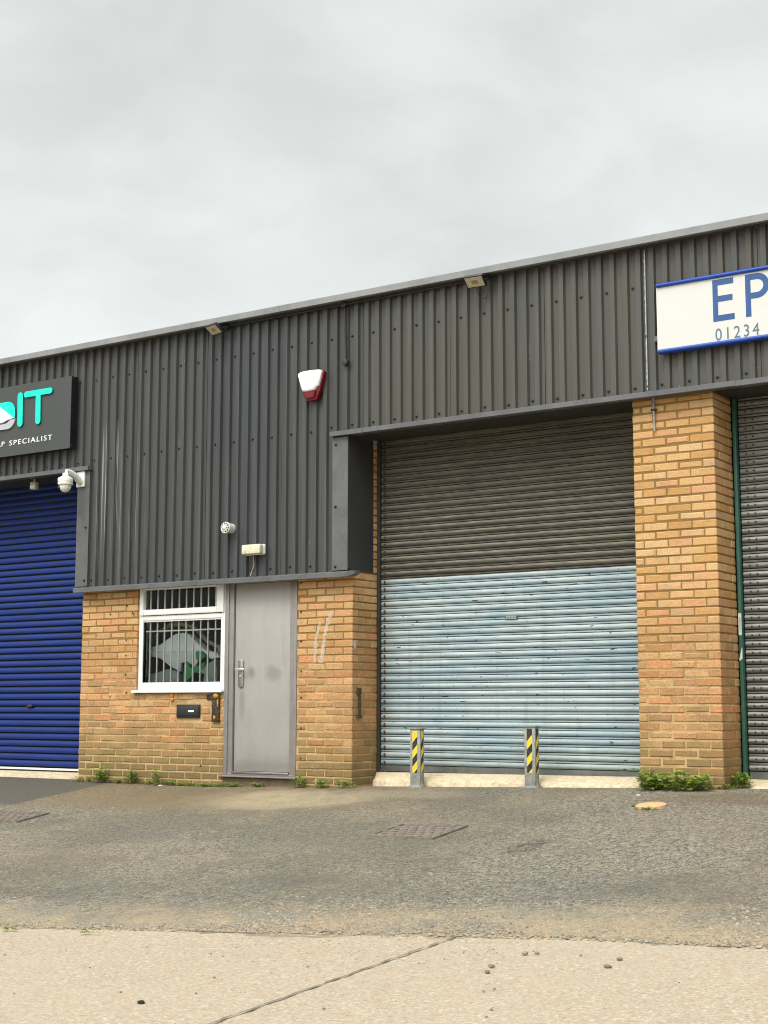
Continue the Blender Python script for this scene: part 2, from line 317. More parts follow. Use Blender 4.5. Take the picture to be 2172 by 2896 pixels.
M = dict(
 brick=m_brick(), mortar=m_mortar(), clad=m_cladding(), asphalt=m_asphalt(), concrete=m_concrete(), slab=m_slab(),
 flash=simple('flashing_metal', (.115,.118,.122), .42, 0, .25, 4, ((.055,.055,.05), .5)),
 flashdk=simple('side_panel_metal', (.040,.041,.043), .55, 0, .2, 3),
 trim=simple('eave_trim_metal', (.23,.235,.235), .45, 0, .22, 2.2, ((.12,.12,.115), .5)),
 black=simple('black_plastic', (.016,.017,.019), .4), blackmetal=simple('black_metal', (.022,.022,.024), .5, 0, .3),
 dark=simple('dark_soffit', (.028,.027,.024), .8, 0, .2), screw=simple('screw_cap', (.014,.014,.014), .35, 0, .2),
 upvc=simple('white_upvc', (.80,.80,.77), .3, 0, .05, 5, ((.52,.50,.44), .25)), white=simple('white_plastic', (.74,.74,.69), .4, 0, .06, 8),
 dirtywhite=simple('grimy_lens', (.66,.64,.47), .45, 0, .18, 22, ((.20,.17,.06), .75), .1),
 red=simple('red_plastic', (.15,.002,.009), .3, 0, .15), cream=simple('cream_cable', (.42,.33,.22), .6),
 doorp=m_door(), doorframe=simple('grey_frame', (.235,.213,.20), .5, 0, .15, 5, ((.11,.10,.09), .4)),
 steel=simple('brushed_steel', (.40,.39,.36), .35, .9, .2, 30), handle=simple('lever_chrome', (.72,.70,.66), .28, .8, .1, 30),
 galv=simple('galvanised_steel', (.33,.335,.30), .58, .25, .35, 16, ((.19,.165,.12), .7)),
 rust=simple('rusted_iron', (.045,.028,.018), .85, 0, .5, 25, ((.20,.08,.02), .8)), foam=simple('orange_foam', (.62,.27,.02), .9, 0, .4, 40),
 rustfoam=simple('rusted_plate', (.022,.018,.014), .8, 0, .4, 20, ((.32,.16,.03), .85)),
 green=simple('green_post_paint', (.035,.125,.088), .5, 0, .25, 6, ((.02,.045,.032), .5)),
 paper=simple('faded_label', (.66,.66,.60), .6, 0, .1, 30), papertext=simple('label_print', (.20,.21,.20), .7),
 blue_sh=m_shutter('blue_shutter_paint', (.008,.028,.155), (.006,.018,.09), None, (.014,.044,.19), .48, 0, .3),
 grey_sh=m_shutter('unpainted_shutter', (.100,.094,.078), (.040,.037,.029), None, (.27,.23,.165), .55, .12, .75),
 pale_sh=m_shutter('pale_blue_shutter_paint', (.355,.44,.455), (.205,.285,.32), (.045,.05,.045), (.56,.56,.515), .55, 0, .6),
 galv_sh=m_shutter('galvanised_shutter', (.22,.22,.205), (.085,.083,.074), None, (.46,.45,.41), .42, .4, .6),
 chan=simple('shutter_channel', (.030,.029,.026), .6, 0, .3), botrail=simple('bottom_rail', (.125,.135,.125), .6, .2, .4, 5, ((.085,.05,.03), .8)),
 alu=simple('white_rail', (.72,.73,.74), .35, 0, .1), glass=m_glass(),
 curtain=simple('net_curtain', (.80,.82,.78), .9, 0, .1, 10), room=simple('room_wall', (.55,.54,.49), .9), bar=simple('white_bar', (.86,.86,.82), .45, 0, .08, 12),
 cwhite=simple('white_wrap_reflection', (.84,.85,.84), .45, 0, .15, 5), cwhite2=simple('creased_wrap_reflection', (.70,.73,.72), .45, 0, .2, 7), cgrey=simple('grey_wrap_reflection', (.30,.335,.32), .5, 0, .25, 6), cgreen=simple('green_wrap_reflection', (.06,.27,.11), .5, 0, .2, 6), hoop=simple('tan_hoop', (.36,.32,.20), .7),
 signdk=simple('anthracite_sign', (.052,.057,.056), .5, 0, .06, 2, None, .05), signblk=simple('sign_return', (.006,.007,.010), .5),
 teal=simple('teal_acrylic', (.01,.74,.56), .3, 0, .1, 14), tealdk=simple('teal_letter_side', (.0,.16,.115), .4), letwhite=simple('white_letter', (.82,.84,.84), .4, 0, .04), letgrey=simple('silver_letter', (.44,.45,.49), .4, 0, .1),
 boardw=simple('white_sign_board', (.585,.58,.55), .42, 0, .05, 1.5, ((.66,.64,.58), .15)), boardb=simple('blue_extrusion', (.012,.062,.36), .35, 0, .15), navy=simple('navy_vinyl', (.020,.075,.235), .4, 0, .1, 9), greytext=simple('grey_blue_vinyl', (.10,.15,.21), .45),
 lens=simple('floodlight_lens', (.46,.42,.31), .25, 0, .1, 30), led=simple('led_chip', (.26,.22,.08), .5),
 yellow=simple('hazard_yellow', (.78,.57,.03), .5, 0, .2, 26, ((.34,.26,.08), .7)), tapeblk=simple('hazard_black', (.014,.014,.014), .5, 0, .2, 26, ((.13,.12,.10), .6)),
 cover=simple('cast_iron_cover', (.20,.165,.13), .75, 0, .35, 16, ((.06,.05,.04), .6), .3), coverl=simple('rusty_cover', (.19,.155,.125), .8, 0, .3, 12, ((.10,.075,.06), .6), .3),
 capc=simple('sandy_cap', (.56,.36,.18), .9, 0, .2, 25, ((.33,.22,.10), .6), .4),
 stepdk=simple('dirty_step', (.17,.125,.08), .95, 0, .4, 14, ((.10,.085,.04), .7), .4), grime_shade=simple('joint_grime_shade', (.020,.019,.016), .9, 0, .5, 12), joint=simple('joint_filler', (.17,.15,.11), .9, 0, .4, 30), mastic=simple('old_mastic', (.42,.41,.36), .8, 0, .35, 60),  # slat-joint colour: grime, with the shade of the gap put in
 leaf=m_leaf('weed_leaf', (.085,.18,.016), (.21,.34,.035), (.42,.50,.075)), leafy=m_leaf('yellow_weed_leaf', (.13,.18,.015), (.26,.31,.025), (.42,.42,.05)),
 stem=simple('weed_stem', (.10,.11,.035), .7), deadleaf=simple('dead_leaf', (.07,.028,.022), .8, 0, .5, 40),
 gravel=m_stone('loose_gravel', [(0,(.13,.12,.10)),(.2,(.24,.215,.16)),(.42,(.37,.295,.20)),(.65,(.43,.29,.175)),(.85,(.33,.305,.25)),(1,(.47,.41,.31))]),
 chips=m_stone('asphalt_chippings', [(0,(.06,.058,.05)),(.4,(.14,.13,.105)),(.7,(.22,.20,.165)),(.9,(.34,.31,.26)),(1,(.50,.46,.40))]),
 pebble=m_stone('pebble_stone', [(0,(.14,.11,.085)),(1,(.30,.24,.18))]), pebbledk=simple('black_stone', (.02,.02,.019), .8), litter=simple('white_scrap', (.74,.73,.70), .6),
 roof=simple('roof_sheet', (.16,.165,.165), .5), smear=m_smear(), hole=simple('plug_hole_gap_shade', (.02,.012,.008), .9),
)

# ------------------------------------------------------------------ ground
XE = 6.5
def yb(x): return -5.834 + .168*max(min(x, 12), -8)
def gz(x, y):
    zb = .70 + .024*min(max(x, 0), XE); e = yb(x)
    return zb + .12*min(y, 0) if y > e else zb + .12*e - .03*(e - y)
def sheet(name, xs, rows, mat, dz=0., amp=0., label=None):
    """rows(x) -> list of y values"""
    m = MB(); cols = []
    for x in xs:
        c = []
        for y in rows(x):
            w = amp*(math.sin(x*1.7+y*.9)+math.sin(x*.8-y*2.3+1)+.6*math.sin(3.9*x+2.7*y)) if y < -.15 else 0
            c.append((x, y, gz(x, y) + (dz + w if dz < 0 or y > yb(x) + .12 else -.007 if y < yb(x) + .06 else -.001)))
        cols.append(c)
    n = len(cols[0]); vs = [p for c in cols for p in c]
    fs = [(i*n+j, (i+1)*n+j, (i+1)*n+j+1, i*n+j+1) for i in range(len(cols)-1) for j in range(n-1)]
    m.add(vs, fs); o = m.build(name, mat, smooth=True, angle=60)
    return tag(o, kind='structure')
def frange(a, b, s):
    r = []; x = a
    while x < b - 1e-6: r.append(x); x += s
    return r + [b]
xs_f = [-30,-20,-14] + frange(-9, 13, .12) + [18,26,40]
def edge(x): return yb(x) + .05*math.sin(2.3*x) + .035*math.sin(7.1*x+1) + .02*math.sin(17*x) + .012*math.sin(41*x+2)
sheet('asphalt_forecourt', xs_f, lambda x: [edge(x) + (.42 - edge(x))*(k/44) for k in range(45)], M['asphalt'], .004, .0025)
sheet('concrete_yard', [-120,-60] + xs_f + [70,130], lambda x: [-150,-80,-40,-25] + [yb(x)-13+13*(k/52) for k in range(53)] + [yb(x)+.35], M['concrete'], -.003, .0015)
# joint between the yard's concrete bays
jp = [(6.12,-7.16),(6.06,-6.4),(6.03,-5.72),(6.00,-5.08)]
jm = MB(); L = []; Rr = []
for k in range(60):
    t = k/59*3.2; y = -8.0 + t*1.0; x = 6.107 - .0717*(y+8.0) + .006*math.sin(y*23) + .004*math.sin(y*61)
    w = .0065 + .0025*math.sin(y*37) + .002*math.sin(y*90)
    L.append((x-w, y, gz(x, y)+.0035)); Rr.append((x+w, y, gz(x, y)+.0035))
jm.add(L+Rr, [(i, i+60, i+61, i+1) for i in range(59)])
tag(jm.build('bay_joint', M['joint']), kind='structure')

# concrete step under the main shutter: a ramped apron with a worn front
def apron(name, x0, x1, zt0, zt1, yf, drop, seed):
    random.seed(seed); m = MB(); N = 60; rows = []
    for i in range(N+1):
        u = i/N; x = x0 + (x1-x0)*u; zt = zt0 + (zt1-zt0)*u
        k = min(1., u*14, (1-u)*14) ; k = k**.5
        y0 = .50 - (.50-yf)*(.35+.65*k) + random.uniform(-.008,.008); zg = gz(x, 0) - .03
        prof = [(.62, zt), (.46, zt), (.40, zt-.008), (y0+.05, zt-drop*.72+random.uniform(-.004,.004)), (y0+.012, zt-drop+random.uniform(-.006,.006)), (y0, zg)]
        rows.append([(x, y, z) for y, z in prof])
    n = 6; m.add([p for r in rows for p in r], [(i*n+j, (i+1)*n+j, (i+1)*n+j+1, i*n+j+1) for i in range(N) for j in range(n-1)])
    return tag(m.build(name, M['slab'], smooth=True, angle=50), kind='structure')
apron('concrete_step', 1.835, 4.865, .880, .905, .13, .075, 1)
apron('concrete_step', 5.60, 9.2, .905, .915, .10, .06, 2)
apron('concrete_step', -6.2, -1.905, .765, .770, .19, .05, 3)

# ------------------------------------------------------------------ the building
B = thing('industrial_building', (1.8, 0, .7), 'long industrial unit terrace of buff brick and dark ribbed cladding with three roller shutters', 'building')
def part(mb, name, mat, parent=None, **k): return mb.build(name, mat, parent or B, **k)

# bricks: real bricks in stretcher bond over a recessed mortar bed
CO = .075
def bricks(m, u0, u1, z0, z1, zph, f, phase, holes=(), start=None, last=None):
    """f(u0,u1,z0,z1,jitter) adds one brick; u along the wall"""
    k0 = math.floor((z0 - zph)/CO) - 1; k = k0
    while zph + k*CO < z1 - .012:
        a = max(zph + k*CO + .005, z0); b = min(zph + (k+1)*CO - .005, z1)
        if b - a > .012:
            off = phase + (.1125 if k % 2 else 0.)
            if start: u0 = start[k % 2]
            n = math.floor((u0 - off)/.225) - 1; cuts = []
            while True:
                l = off + n*.225; r = l + .225
                if l > u1: break
                cl = max(l, u0) + (.005 if l > u0 - .004 else 0); cr = min(r, u1) - (.005 if r < u1 + .004 else 0)
                if cr - cl > .02: cuts.append((cl, cr))
                n += 1
            for cl, cr in cuts:
                if any(cl > h[0]-.01 and cr < h[1]+.01 and a > h[2]-.01 and b < h[3]+.01 for h in holes): continue
                segs = [(cl, cr)]
                for h in holes:
                    if b > h[2]+.004 and a < h[3]-.004:
                        ns = []
                        for p, q in segs:
                            if q <= h[0] or p >= h[1]: ns.append((p, q)); continue
                            if h[0]-p > .02: ns.append((p, h[0]))
                            if q-h[1] > .02: ns.append((h[1], q))
                        segs = ns
                for p, q in segs:
                    if last and q > u1 - .004: last(p, a + random.uniform(0,.0015), b - random.uniform(0,.0015), k % 2)
                    else: f(p + random.uniform(0,.002), q - random.uniform(0,.002), a + random.uniform(0,.0032), b - random.uniform(0,.0032), random.uniform(-.0035,.0030))
        k += 1
def front(m, y=0.):
    return lambda a, b, z0, z1, j: m.cbox(a, b, y + j, y + .09, z0, z1, .004 + random.random()**3*.010)
def side(m, x):      # faces +X
    def f(a, b, z0, z1, j):
        c = .004 + random.uniform(0,.0025); X = x + j
        m.add([(x-.09,a,z0),(x-.09,b,z0),(x-.09,b,z1),(x-.09,a,z1),(X-c,a,z0),(X-c,b,z0),(X-c,b,z1),(X-c,a,z1),(X,a+c,z0+c),(X,b-c,z0+c),(X,b-c,z1-c),(X,a+c,z1-c)],
              [(0,1,2,3),(0,4,5,1),(1,5,6,2),(2,6,7,3),(3,7,4,0),(4,8,9,5),(5,9,10,6),(6,10,11,7),(7,11,8,4),(8,11,10,9)])
    return f
def corner(m, x):
    def f(p, z0, z1, odd):
        d = .215 if odd else .1025; c = .005; j = random.uniform(-.0015,.0015); X = x + j
        vs = []
        for z, e in ((z0,c),(z0+c,0),(z1-c,0),(z1,c)):
            vs += [(p+ (c if e else 0),e+j,z),(X-c-e,e+j,z),(X-e,c+e,z),(X-e,d-e,z),(p,d,z),(p,c+e,z)]
        m.add(vs, [tuple(range(5,-1,-1)), tuple(range(18,24))] + [(r*6+i, r*6+(i+1)%6, (r+1)*6+(i+1)%6, (r+1)*6+i) for r in range(3) for i in range(6)])
    return f
def dot(m, x, z, r=.011, y=-.0035, mi=2):
    n = 9; m.add([(x + r*random.uniform(.75,1.1)*math.cos(2*PI*i/n), y, z + r*1.15*random.uniform(.8,1.1)*math.sin(2*PI*i/n)) for i in range(n)], [tuple(range(n))], mi)

random.seed(5)
# wall under and beside the window
w = MB(); winhole = (-1.068, .20, 1.668, 3.0)
bricks(w, -1.915, .182, .55, 2.86, .015, front(w), -1.915, [winhole, (-.462,-.134,1.40,1.548)])
w.box(-1.912, -1.072, .006, .105, .5, 2.88, 1); w.box(-1.072, .182, .006, .105, .5, 1.664, 1)
for x, z in ((-1.222,2.627),(-1.475,2.543),(-1.138,2.544),(-1.226,2.248),(-1.222,2.08),(-1.22,1.87),(-1.207,1.676),(-1.446,1.631),(-.114,.911)): dot(w, x, z)
# red chipped brick edges at the left corner
part(w, 'brick_wall', [M['brick'], M['mortar'], M['hole']])
# pier between door and shutter, with its return
w = MB()
bricks(w, 1.130, 1.818, .55, 2.86, .0055, front(w), 1.823-.225*9, [], last=corner(w, 1.818))
bricks(w, 0, .445, .55, 2.862, .0055, side(w, 1.818), .1075, [], start=(.1125-.01, .2250-.01))
bricks(w, .0, .445, 2.868, 4.2, .0055, side(w, 1.818), .1075, [])
w.box(1.133, 1.811, .006, .44, .5, 2.88, 1); w.box(1.5, 1.811, .09, .44, 2.88, 4.2, 1)
for x, z in ((1.181,2.769),(1.184,2.47),(1.187,2.174),(1.19,1.874),(1.192,1.613),(1.196,1.308),(1.195,1.009)): dot(w, x, z)
pier = part(w, 'brick_pier', [M['brick'], M['mortar'], M['hole']])
def ribbon(m, pts, w0, y):
    L = []; n = len(pts)
    for i, (x, z) in enumerate(pts): ww = w0*random.uniform(.6,1.2); L += [(x-ww, y, z), (x+ww, y, z)]
    m.add(L, [(2*i, 2*i+1, 2*i+3, 2*i+2) for i in range(n-1)])
sm = MB()
def lerp_pts(p, n=14):
    r = []
    for (a, b) in zip(p, p[1:]):
        for i in range(n): t = i/n; r.append((a[0]+(b[0]-a[0])*t + random.uniform(-.004,.004), a[1]+(b[1]-a[1])*t))
    return r + [p[-1]]
ribbon(sm, lerp_pts([(1.425,2.364),(1.381,2.22),(1.36,1.956)]), .020, -.005)
ribbon(sm, lerp_pts([(1.56,2.46),(1.51,2.32),(1.485,2.22),(1.439,1.955)]), .026, -.005)
part(sm, 'paint_smear', M['smear'])
# right pillar with its return
w = MB()
bricks(w, 4.853, 5.607, .55, 4.21, .039, front(w), 5.612-.225*9, [], last=corner(w, 5.607))
bricks(w, 0, .43, .55, 4.21, .039, side(w, 5.607), .1075, [], start=(.1125-.01, .2250-.01))
w.box(4.857, 5.600, .006, .43, .5, 4.225, 1)
part(w, 'brick_pillar', [M['brick'], M['mortar']])
# piers beyond the frame
w = MB(); bricks(w, 8.75, 9.45, .55, 4.21, .039, front(w), 8.75, []); w.box(8.754, 9.446, .006, .43, .5, 4.225, 1)
part(w, 'brick_pillar', [M['brick'], M['mortar']])
w = MB(); bricks(w, -6.6, -5.9, .5, 4.18, .039, front(w), -6.6, []); bricks(w, .1075, .43, .5, 4.18, .039, side(w, -5.9), 0, []); w.box(-6.596, -5.907, .006, .43, .5, 4.19, 1)
part(w, 'brick_pillar', [M['brick'], M['mortar']])

# ribbed cladding sheets
PITCH = .1276; CB, CV = -.095, -.064
def bottom(x):
    if x < -1.76: return 4.232
    if x < 1.636: return 2.852
    return 4.262
TOP = 5.60
SCREW = MB()
n = 10
for ring, (r, d) in enumerate(((.0155,0),(.0155,.003),(.0105,.004),(.0105,.012),(.007,.015))):
    SCREW.v += [(r*math.cos(2*PI*i/n), -d, r*math.sin(2*PI*i/n)) for i in range(n)]
for ring in range(4):
    for i in range(n): SCREW.f.append((ring*n+i, ring*n+(i+1)%n, (ring+1)*n+(i+1)%n, (ring+1)*n+i)); SCREW.m.append(0)
SCREW.f.append(tuple(4*n+i for i in range(n))); SCREW.m.append(0)
screw_me = None
nscrew = 0
def add_screw(parent, x, y, z):
    global screw_me, nscrew
    if screw_me is None:
        tmp = SCREW.build('screw', M['screw'], None, smooth=True); screw_me = tmp.data; bpy.data.objects.remove(tmp)
    o = bpy.data.objects.new('screw', screw_me); COL.objects.link(o); o.parent = parent
    o.location = Vector((x, y, z)) - ORI[parent.name]; o.rotation_euler = (0, random.uniform(0,6), 0); nscrew += 1
def cladding(x0, x1, dy):
    m = MB(); segs = [(x0, x1)]
    for br in (-1.76, 1.636):
        segs = [s for a, b in segs for s in (((a, br), (br, b)) if a < br < b else ((a, b),))]
    for a, b in segs:
        z0 = bottom((a+b)/2); xs = []
        k = math.floor((a-.001)/PITCH) - 1
        while (k-1)*PITCH < b:
            c = .001 + k*PITCH
            xs += [(c-.0335, CV), (c-.0235, CB), (c+.0235, CB), (c+.0335, CV)]
            k += 1
        pts = []
        def yat(x):
            for (p, q), (r, s) in zip(xs, xs[1:]):
                if p <= x <= r: return q + (s-q)*(x-p)/(r-p)
            return CV
        inner = [p for p in xs if a < p[0] < b]
        pts = [(a, yat(a))] + inner + [(b, yat(b))]
        n = len(pts)
        vs = [(x, y+dy, z0) for x, y in pts] + [(x, y+dy, TOP) for x, y in pts] + [(x, y+dy+.003, z0) for x, y in pts]
        m.add(vs, [(i, i+1, n+i+1, n+i) for i in range(n-1)] + [(i, 2*n+i, 2*n+i+1, i+1) for i in range(n-1)])
    o = part(m, 'cladding_sheet', M['clad'])
    # fixings in every second trough
    k = math.floor(x0/PITCH)
    for k in range(math.floor(x0/PITCH)-1, math.ceil(x1/PITCH)+1):
        x = .001 + (k+.5)*PITCH
        if k % 2 or not (x0+.02 < x < x1-.02) or x < -3.7 or x > 6.6: continue
        y = CV + dy
        if not (-3.6 < x < -2.05) and x < 5.17: add_screw(o, x, y, 5.233 + random.uniform(-.004,.004))
        if -1.8 < x < 1.5: add_screw(o, x, y, 4.302 + random.uniform(-.005,.005)); add_screw(o, x, y, 2.93 + random.uniform(-.006,.006))
        else: add_screw(o, x, y, (4.322 if x > 0 else 4.288) + random.uniform(-.005,.005))
    return o
joints = [.962 + 1.0208*k for k in range(-8, 10)]
for i, (a, b) in enumerate(zip(joints, joints[1:])): cladding(a+.0022, b-.0022, (0, .0016)[i % 2])
# dark lining behind the sheets
m = MB(); m.box(joints[0], joints[-1], -.048, -.03, 4.27, 5.58); m.box(-1.74, 1.63, -.048, -.03, 2.87, 4.268); part(m, 'lining', M['dark'])
# torn white mastic down one joint
m = MB(); ma = []
for i in range(60):
    z = 4.28 + 1.27*i/59; ww = random.choice((.003,.005,.007,.008)); ma += [(5.047-ww, CB-.003, z), (5.047+.004, CB-.003, z)]
m.add(ma, [(2*i, 2*i+1, 2*i+3, 2*i+2) for i in range(59) if random.random() > .08]); part(m, 'sealant_strip', M['mastic'])

# flashings
def drip(x0, x1, zb, zt, name='drip_flashing', out=-.145):
    m = MB(); m.prism_x([(-.04, zt+.022), (out+.004, zt), (out, zt-.004), (out, zb), (out+.006, zb-.004), (out+.014, zb+.002), (-.0, zb+.010), (-.0, zt+.012)], x0, x1)
    o = part(m, name, M['flash']); return o
d1 = drip(-1.925, -.1, 2.793, 2.842); d2 = drip(-.097, 1.86, 2.793, 2.842)
m = MB(); ou = -.145                                              # mitred end sticking past the corner
m.add([(1.86,-.02,2.86),(1.86,ou,2.842),(1.86,ou,2.792),(1.86,-.02,2.80),(1.915,-.02,2.86),(1.915,-.10,2.848),(1.915,-.10,2.825),(1.915,-.02,2.82)],
      [(0,1,2,3),(4,7,6,5),(0,4,5,1),(1,5,6,2),(2,6,7,3),(3,7,4,0)])
part(m, 'flashing_end', M['flash'], d2)
for a, b, dz in ((1.632, 2.03, 0), (2.033, 5.0-.52, .001), (4.483, 5.86, 0), (5.863, 8.9, -.003), (8.903, 10.1, 0)): drip(a, b, 4.212+dz, 4.258+dz)
drip(-6.2, -3.9, 4.180, 4.226); drip(-3.897, -1.742, 4.180, 4.226)
# corner flashings and the return panel
m = MB(); m.box(1.634, 1.8225, -.097, -.093, 2.862, 4.205); m.box(1.819, 1.8225, -.093, .355, 2.868, 4.228)
cf = part(m, 'corner_flashing', [M['flash']])
for z in (4.13, 3.50, 2.90): add_screw(cf, 1.675, -.097, z)
m = MB(); m.box(1.8232, 1.8252, -.089, .353, 2.869, 4.226); part(m, 'side_panel', M['flashdk'])
m = MB(); m.box(-1.945, -1.755, -.097, -.093, 2.862, 4.178); m.box(-1.945, -1.9415, -.093, .36, 2.862, 4.178)
cf = part(m, 'corner_flashing', M['flash'])
for z in (3.53, 2.93): add_screw(cf, -1.80, -.097, z)
# soffits over the shutters
m = MB(); m.box(1.826, 10.1, -.035, .62, 4.228, 4.236); part(m, 'soffit', M['dark'])
m = MB(); m.box(-6.2, -1.946, -.035, .62, 4.196, 4.204); part(m, 'soffit', M['dark'])
m = MB(); m.box(-1.74, 1.816, -.03, .0, 2.862, 2.872); part(m, 'soffit', M['dark'])
# eave trim in lengths
ex = [-7.2, -2.4, 1.0, 3.62, 8.0, 10.2]
for a, b in zip(ex, ex[1:]):
    m = MB(); m.prism_x([(-.205,5.646),(-.209,5.640),(-.209,5.580),(-.203,5.576),(-.197,5.580),(-.197,5.590),(-.05,5.592),(-.05,5.65)], a, b-.002)
    part(m, 'eave_trim', M['trim'])
for x in (1.0, 3.62):
    m = MB(); m.box(x-.03, x+.028, -.2105, -.2092, 5.579, 5.642); part(m, 'trim_joint', M['trim'])
m = MB(); m.prism_x([(-.095,5.596),(-.12,5.596),(-.12,5.57),(-.117,5.57),(-.095,5.578)], -7, 10.1); part(m, 'closure_strip', M['flashdk'])
# roof and the rest of the shell
m = MB(); m.add([(-7.2,-.05,5.651),(10.2,-.05,5.651),(10.2,8,6.4),(-7.2,8,6.4),(-7.2,16,5.651),(10.2,16,5.651)], [(0,1,2,3),(3,2,5,4)])
part(m, 'roof', M['roof'])
m = MB(); m.box(-7.15,-7.1,.45,16,.3,5.6); m.box(10.1,10.15,.45,16,.3,5.6); m.box(-7.1,10.1,15.95,16,.3,5.6)
m.add([(-7.1,.45,5.6),(-7.1,16,5.6),(-7.1,8,6.38)], [(0,1,2)]); m.add([(10.1,.45,5.6),(10.1,16,5.6),(10.1,8,6.38)], [(0,1,2)]); part(m, 'outer_wall', M['clad'])
m = MB(); m.box(-7.1,-6.6,.1,.45,.3,5.6); part(m, 'outer_wall', M['clad'])
m = MB(); m.box(9.45,10.1,.1,.45,.3,5.6); part(m, 'outer_wall', M['clad'])
# office behind the window
m = MB(); m.box(-1.9,1.8,2.6,2.65,.7,2.95); m.box(-1.9,-1.85,.3,2.6,.7,2.95); m.box(1.75,1.8,.45,2.6,.7,2.95); m.box(-1.85,1.75,.3,2.6,.68,.70); m.box(-1.85,1.75,.0,2.6,2.95,2.98); m.box(.19,.26,.1,2.6,.7,2.95)
part(m, 'room_lining', M['room'])

# ------------------------------------------------------------------ roller shutters
def curtain(x0, x1, z0, z1, prof, pitch, y, gm, split=None):
    m = MB(); pts = []; k = 0; z = z0
    while z < z1:
        for dz, dy in prof: pts.append((z+dz, y+dy))
        z += pitch
    n = len(pts); vs = [(x0,b,a) for a,b in pts] + [(x1,b,a) for a,b in pts]
    m.add(vs, [(i, i+n, i+n+1, i+1) for i in range(n-1)])
    m.m = [(1 if split and (pts[i][0]+pts[i+1][0])/2 > split else 0) if max(pts[i][1], pts[i+1][1]) < y + .0115 else gm for i in range(n-1)]  # groove faces take a near-black slot, the slat gap's shade as colour
    return m
def arc_prof(pitch, bulge, arc):
    pr = [(0., .014), (.0052, .014)]
    for i in range(8):
        t = i/7; pr.append((.0056 + arc*t, -bulge*math.sin(PI*(.06+.88*t))))
    q = .0056 + arc
    return pr + [(q+.0004, .013), (q+.0056, .013), (q+.0060, -.009), (pitch-.0012, -.011), (pitch-.0008, .012)]
# main shutter
P1 = .0751
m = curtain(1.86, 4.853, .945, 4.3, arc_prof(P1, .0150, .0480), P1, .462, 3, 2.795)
k = 0
while .945 + k*P1 < 4.22:                                    # dark end locks, one a slat
    z = .945 + k*P1 + .02; m.box(1.895, 1.911, .440, .452, z-.014, z+.022, 2); k += 1
sh = part(m, 'roller_shutter', [M['pale_sh'], M['grey_sh'], M['rust'], M['grime_shade']], smooth=True, angle=50)
sh['label'] = 'roller shutter painted chalky pale blue below and left bare grey above'
m = MB(); m.box(1.835, 4.85, .445, .475, .888, .944); m.box(1.835, 4.85, .430, .445, .888, .900); part(m, 'bottom_rail', M['botrail'], sh)
m = MB(); m.box(1.820, 1.858, .425, .50, .88, 4.225); part(m, 'guide_channel', M['chan'], sh)
m = MB(); m.box(3.30, 3.415, .440, .449, 2.352, 2.384); m.box(3.292, 3.30, .443, .449, 2.350, 2.386, 1); m.box(3.416, 3.430, .443, .449, 2.350, 2.378, 1)
for q in (3.325, 3.36, 3.39): m.box(q-.007, q+.006, .4385, .4402, 2.362, 2.372, 1)
part(m, 'lock_plate', [M['galv'], M['rust']], sh, bevel=.001, seg=1)
# right shutter
m = curtain(5.66, 8.75, .97, 4.3, arc_prof(.0757, .0155, .0485), .0757, .475, 1)  # grooves share the near-black hole colour, gap shade put into it
k = 0
while .97 + k*.0757 < 4.22:
    z = .97 + k*.0757 + .03
    for x in (5.725, 5.79):
        n = 8; m.add([(x+.0085*math.cos(2*PI*i/n), (.4545), z+.0085*math.sin(2*PI*i/n)) for i in range(n)], [tuple(range(n))], 1)
    k += 1
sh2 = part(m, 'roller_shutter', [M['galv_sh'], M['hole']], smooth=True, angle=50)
sh2['label'] = 'bare galvanised roller shutter with rows of dark rivets'
m = MB(); m.box(5.665, 8.75, .458, .485, .905, .968); part(m, 'bottom_rail', M['botrail'], sh2)
m = MB(); m.box(5.622, 5.652, .405, .47, .90, 4.22); part(m, 'guide_post', M['green'], sh2, bevel=.004)
m = MB()
lab = MB(); lab.box(5.623, 5.651, .4035, .4048, 2.135, 2.325); lab.box(5.634, 5.638, .4027, .4034, 2.165, 2.295, 1); lab.box(5.643, 5.646, .4027, .4034, 2.18, 2.285, 1); part(lab, 'sticker', [M['paper'], M['papertext']], sh2)
lab = MB(); lab.add([(5.644,.4035,2.02),(5.651,.4035,2.03),(5.651,.4035,1.935),(5.623,.4035,1.91),(5.623,.4035,1.935)], [(0,1,2,3,4)]); part(lab, 'sticker', M['paper'], sh2)
# blue shutter
P3 = .0787
pr = [(0,.016),(.011,.016),(.0115,-.010),(.016,-.015),(.048,-.014),(.066,-.003),(.0760,.003),(.0762,.016)]
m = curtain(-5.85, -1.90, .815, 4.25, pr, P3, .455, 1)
sh3 = part(m, 'roller_shutter', [M['blue_sh'], M['grime_shade']], smooth=True, angle=50); sh3['label'] = 'glossy dark blue roller shutter'
m = MB(); m.box(-5.85, -1.905, .432, .47, .785, .808); part(m, 'bottom_rail', M['alu'], sh3)
m = MB(); m.box(-5.85, -1.905, .445, .47, .765, .7845); part(m, 'rubber_seal', M['black'], sh3)
m = MB(); m.box(-3.24, -3.135, .425, .452, 1.515, 1.552); m.box(-3.195, -3.175, .419, .426, 1.525, 1.543, 1); part(m, 'lock', [M['black'], M['steel']], sh3, bevel=.002)

# added dark backing panels, unseen, that block light leaking past the shutters
for a, b in ((-7.05, -1.92), (1.82, 10.05)):
    m = MB(); m.box(a, b, .66, .70, .3, 4.3); part(m, 'leak_block_panel', M['dark'])
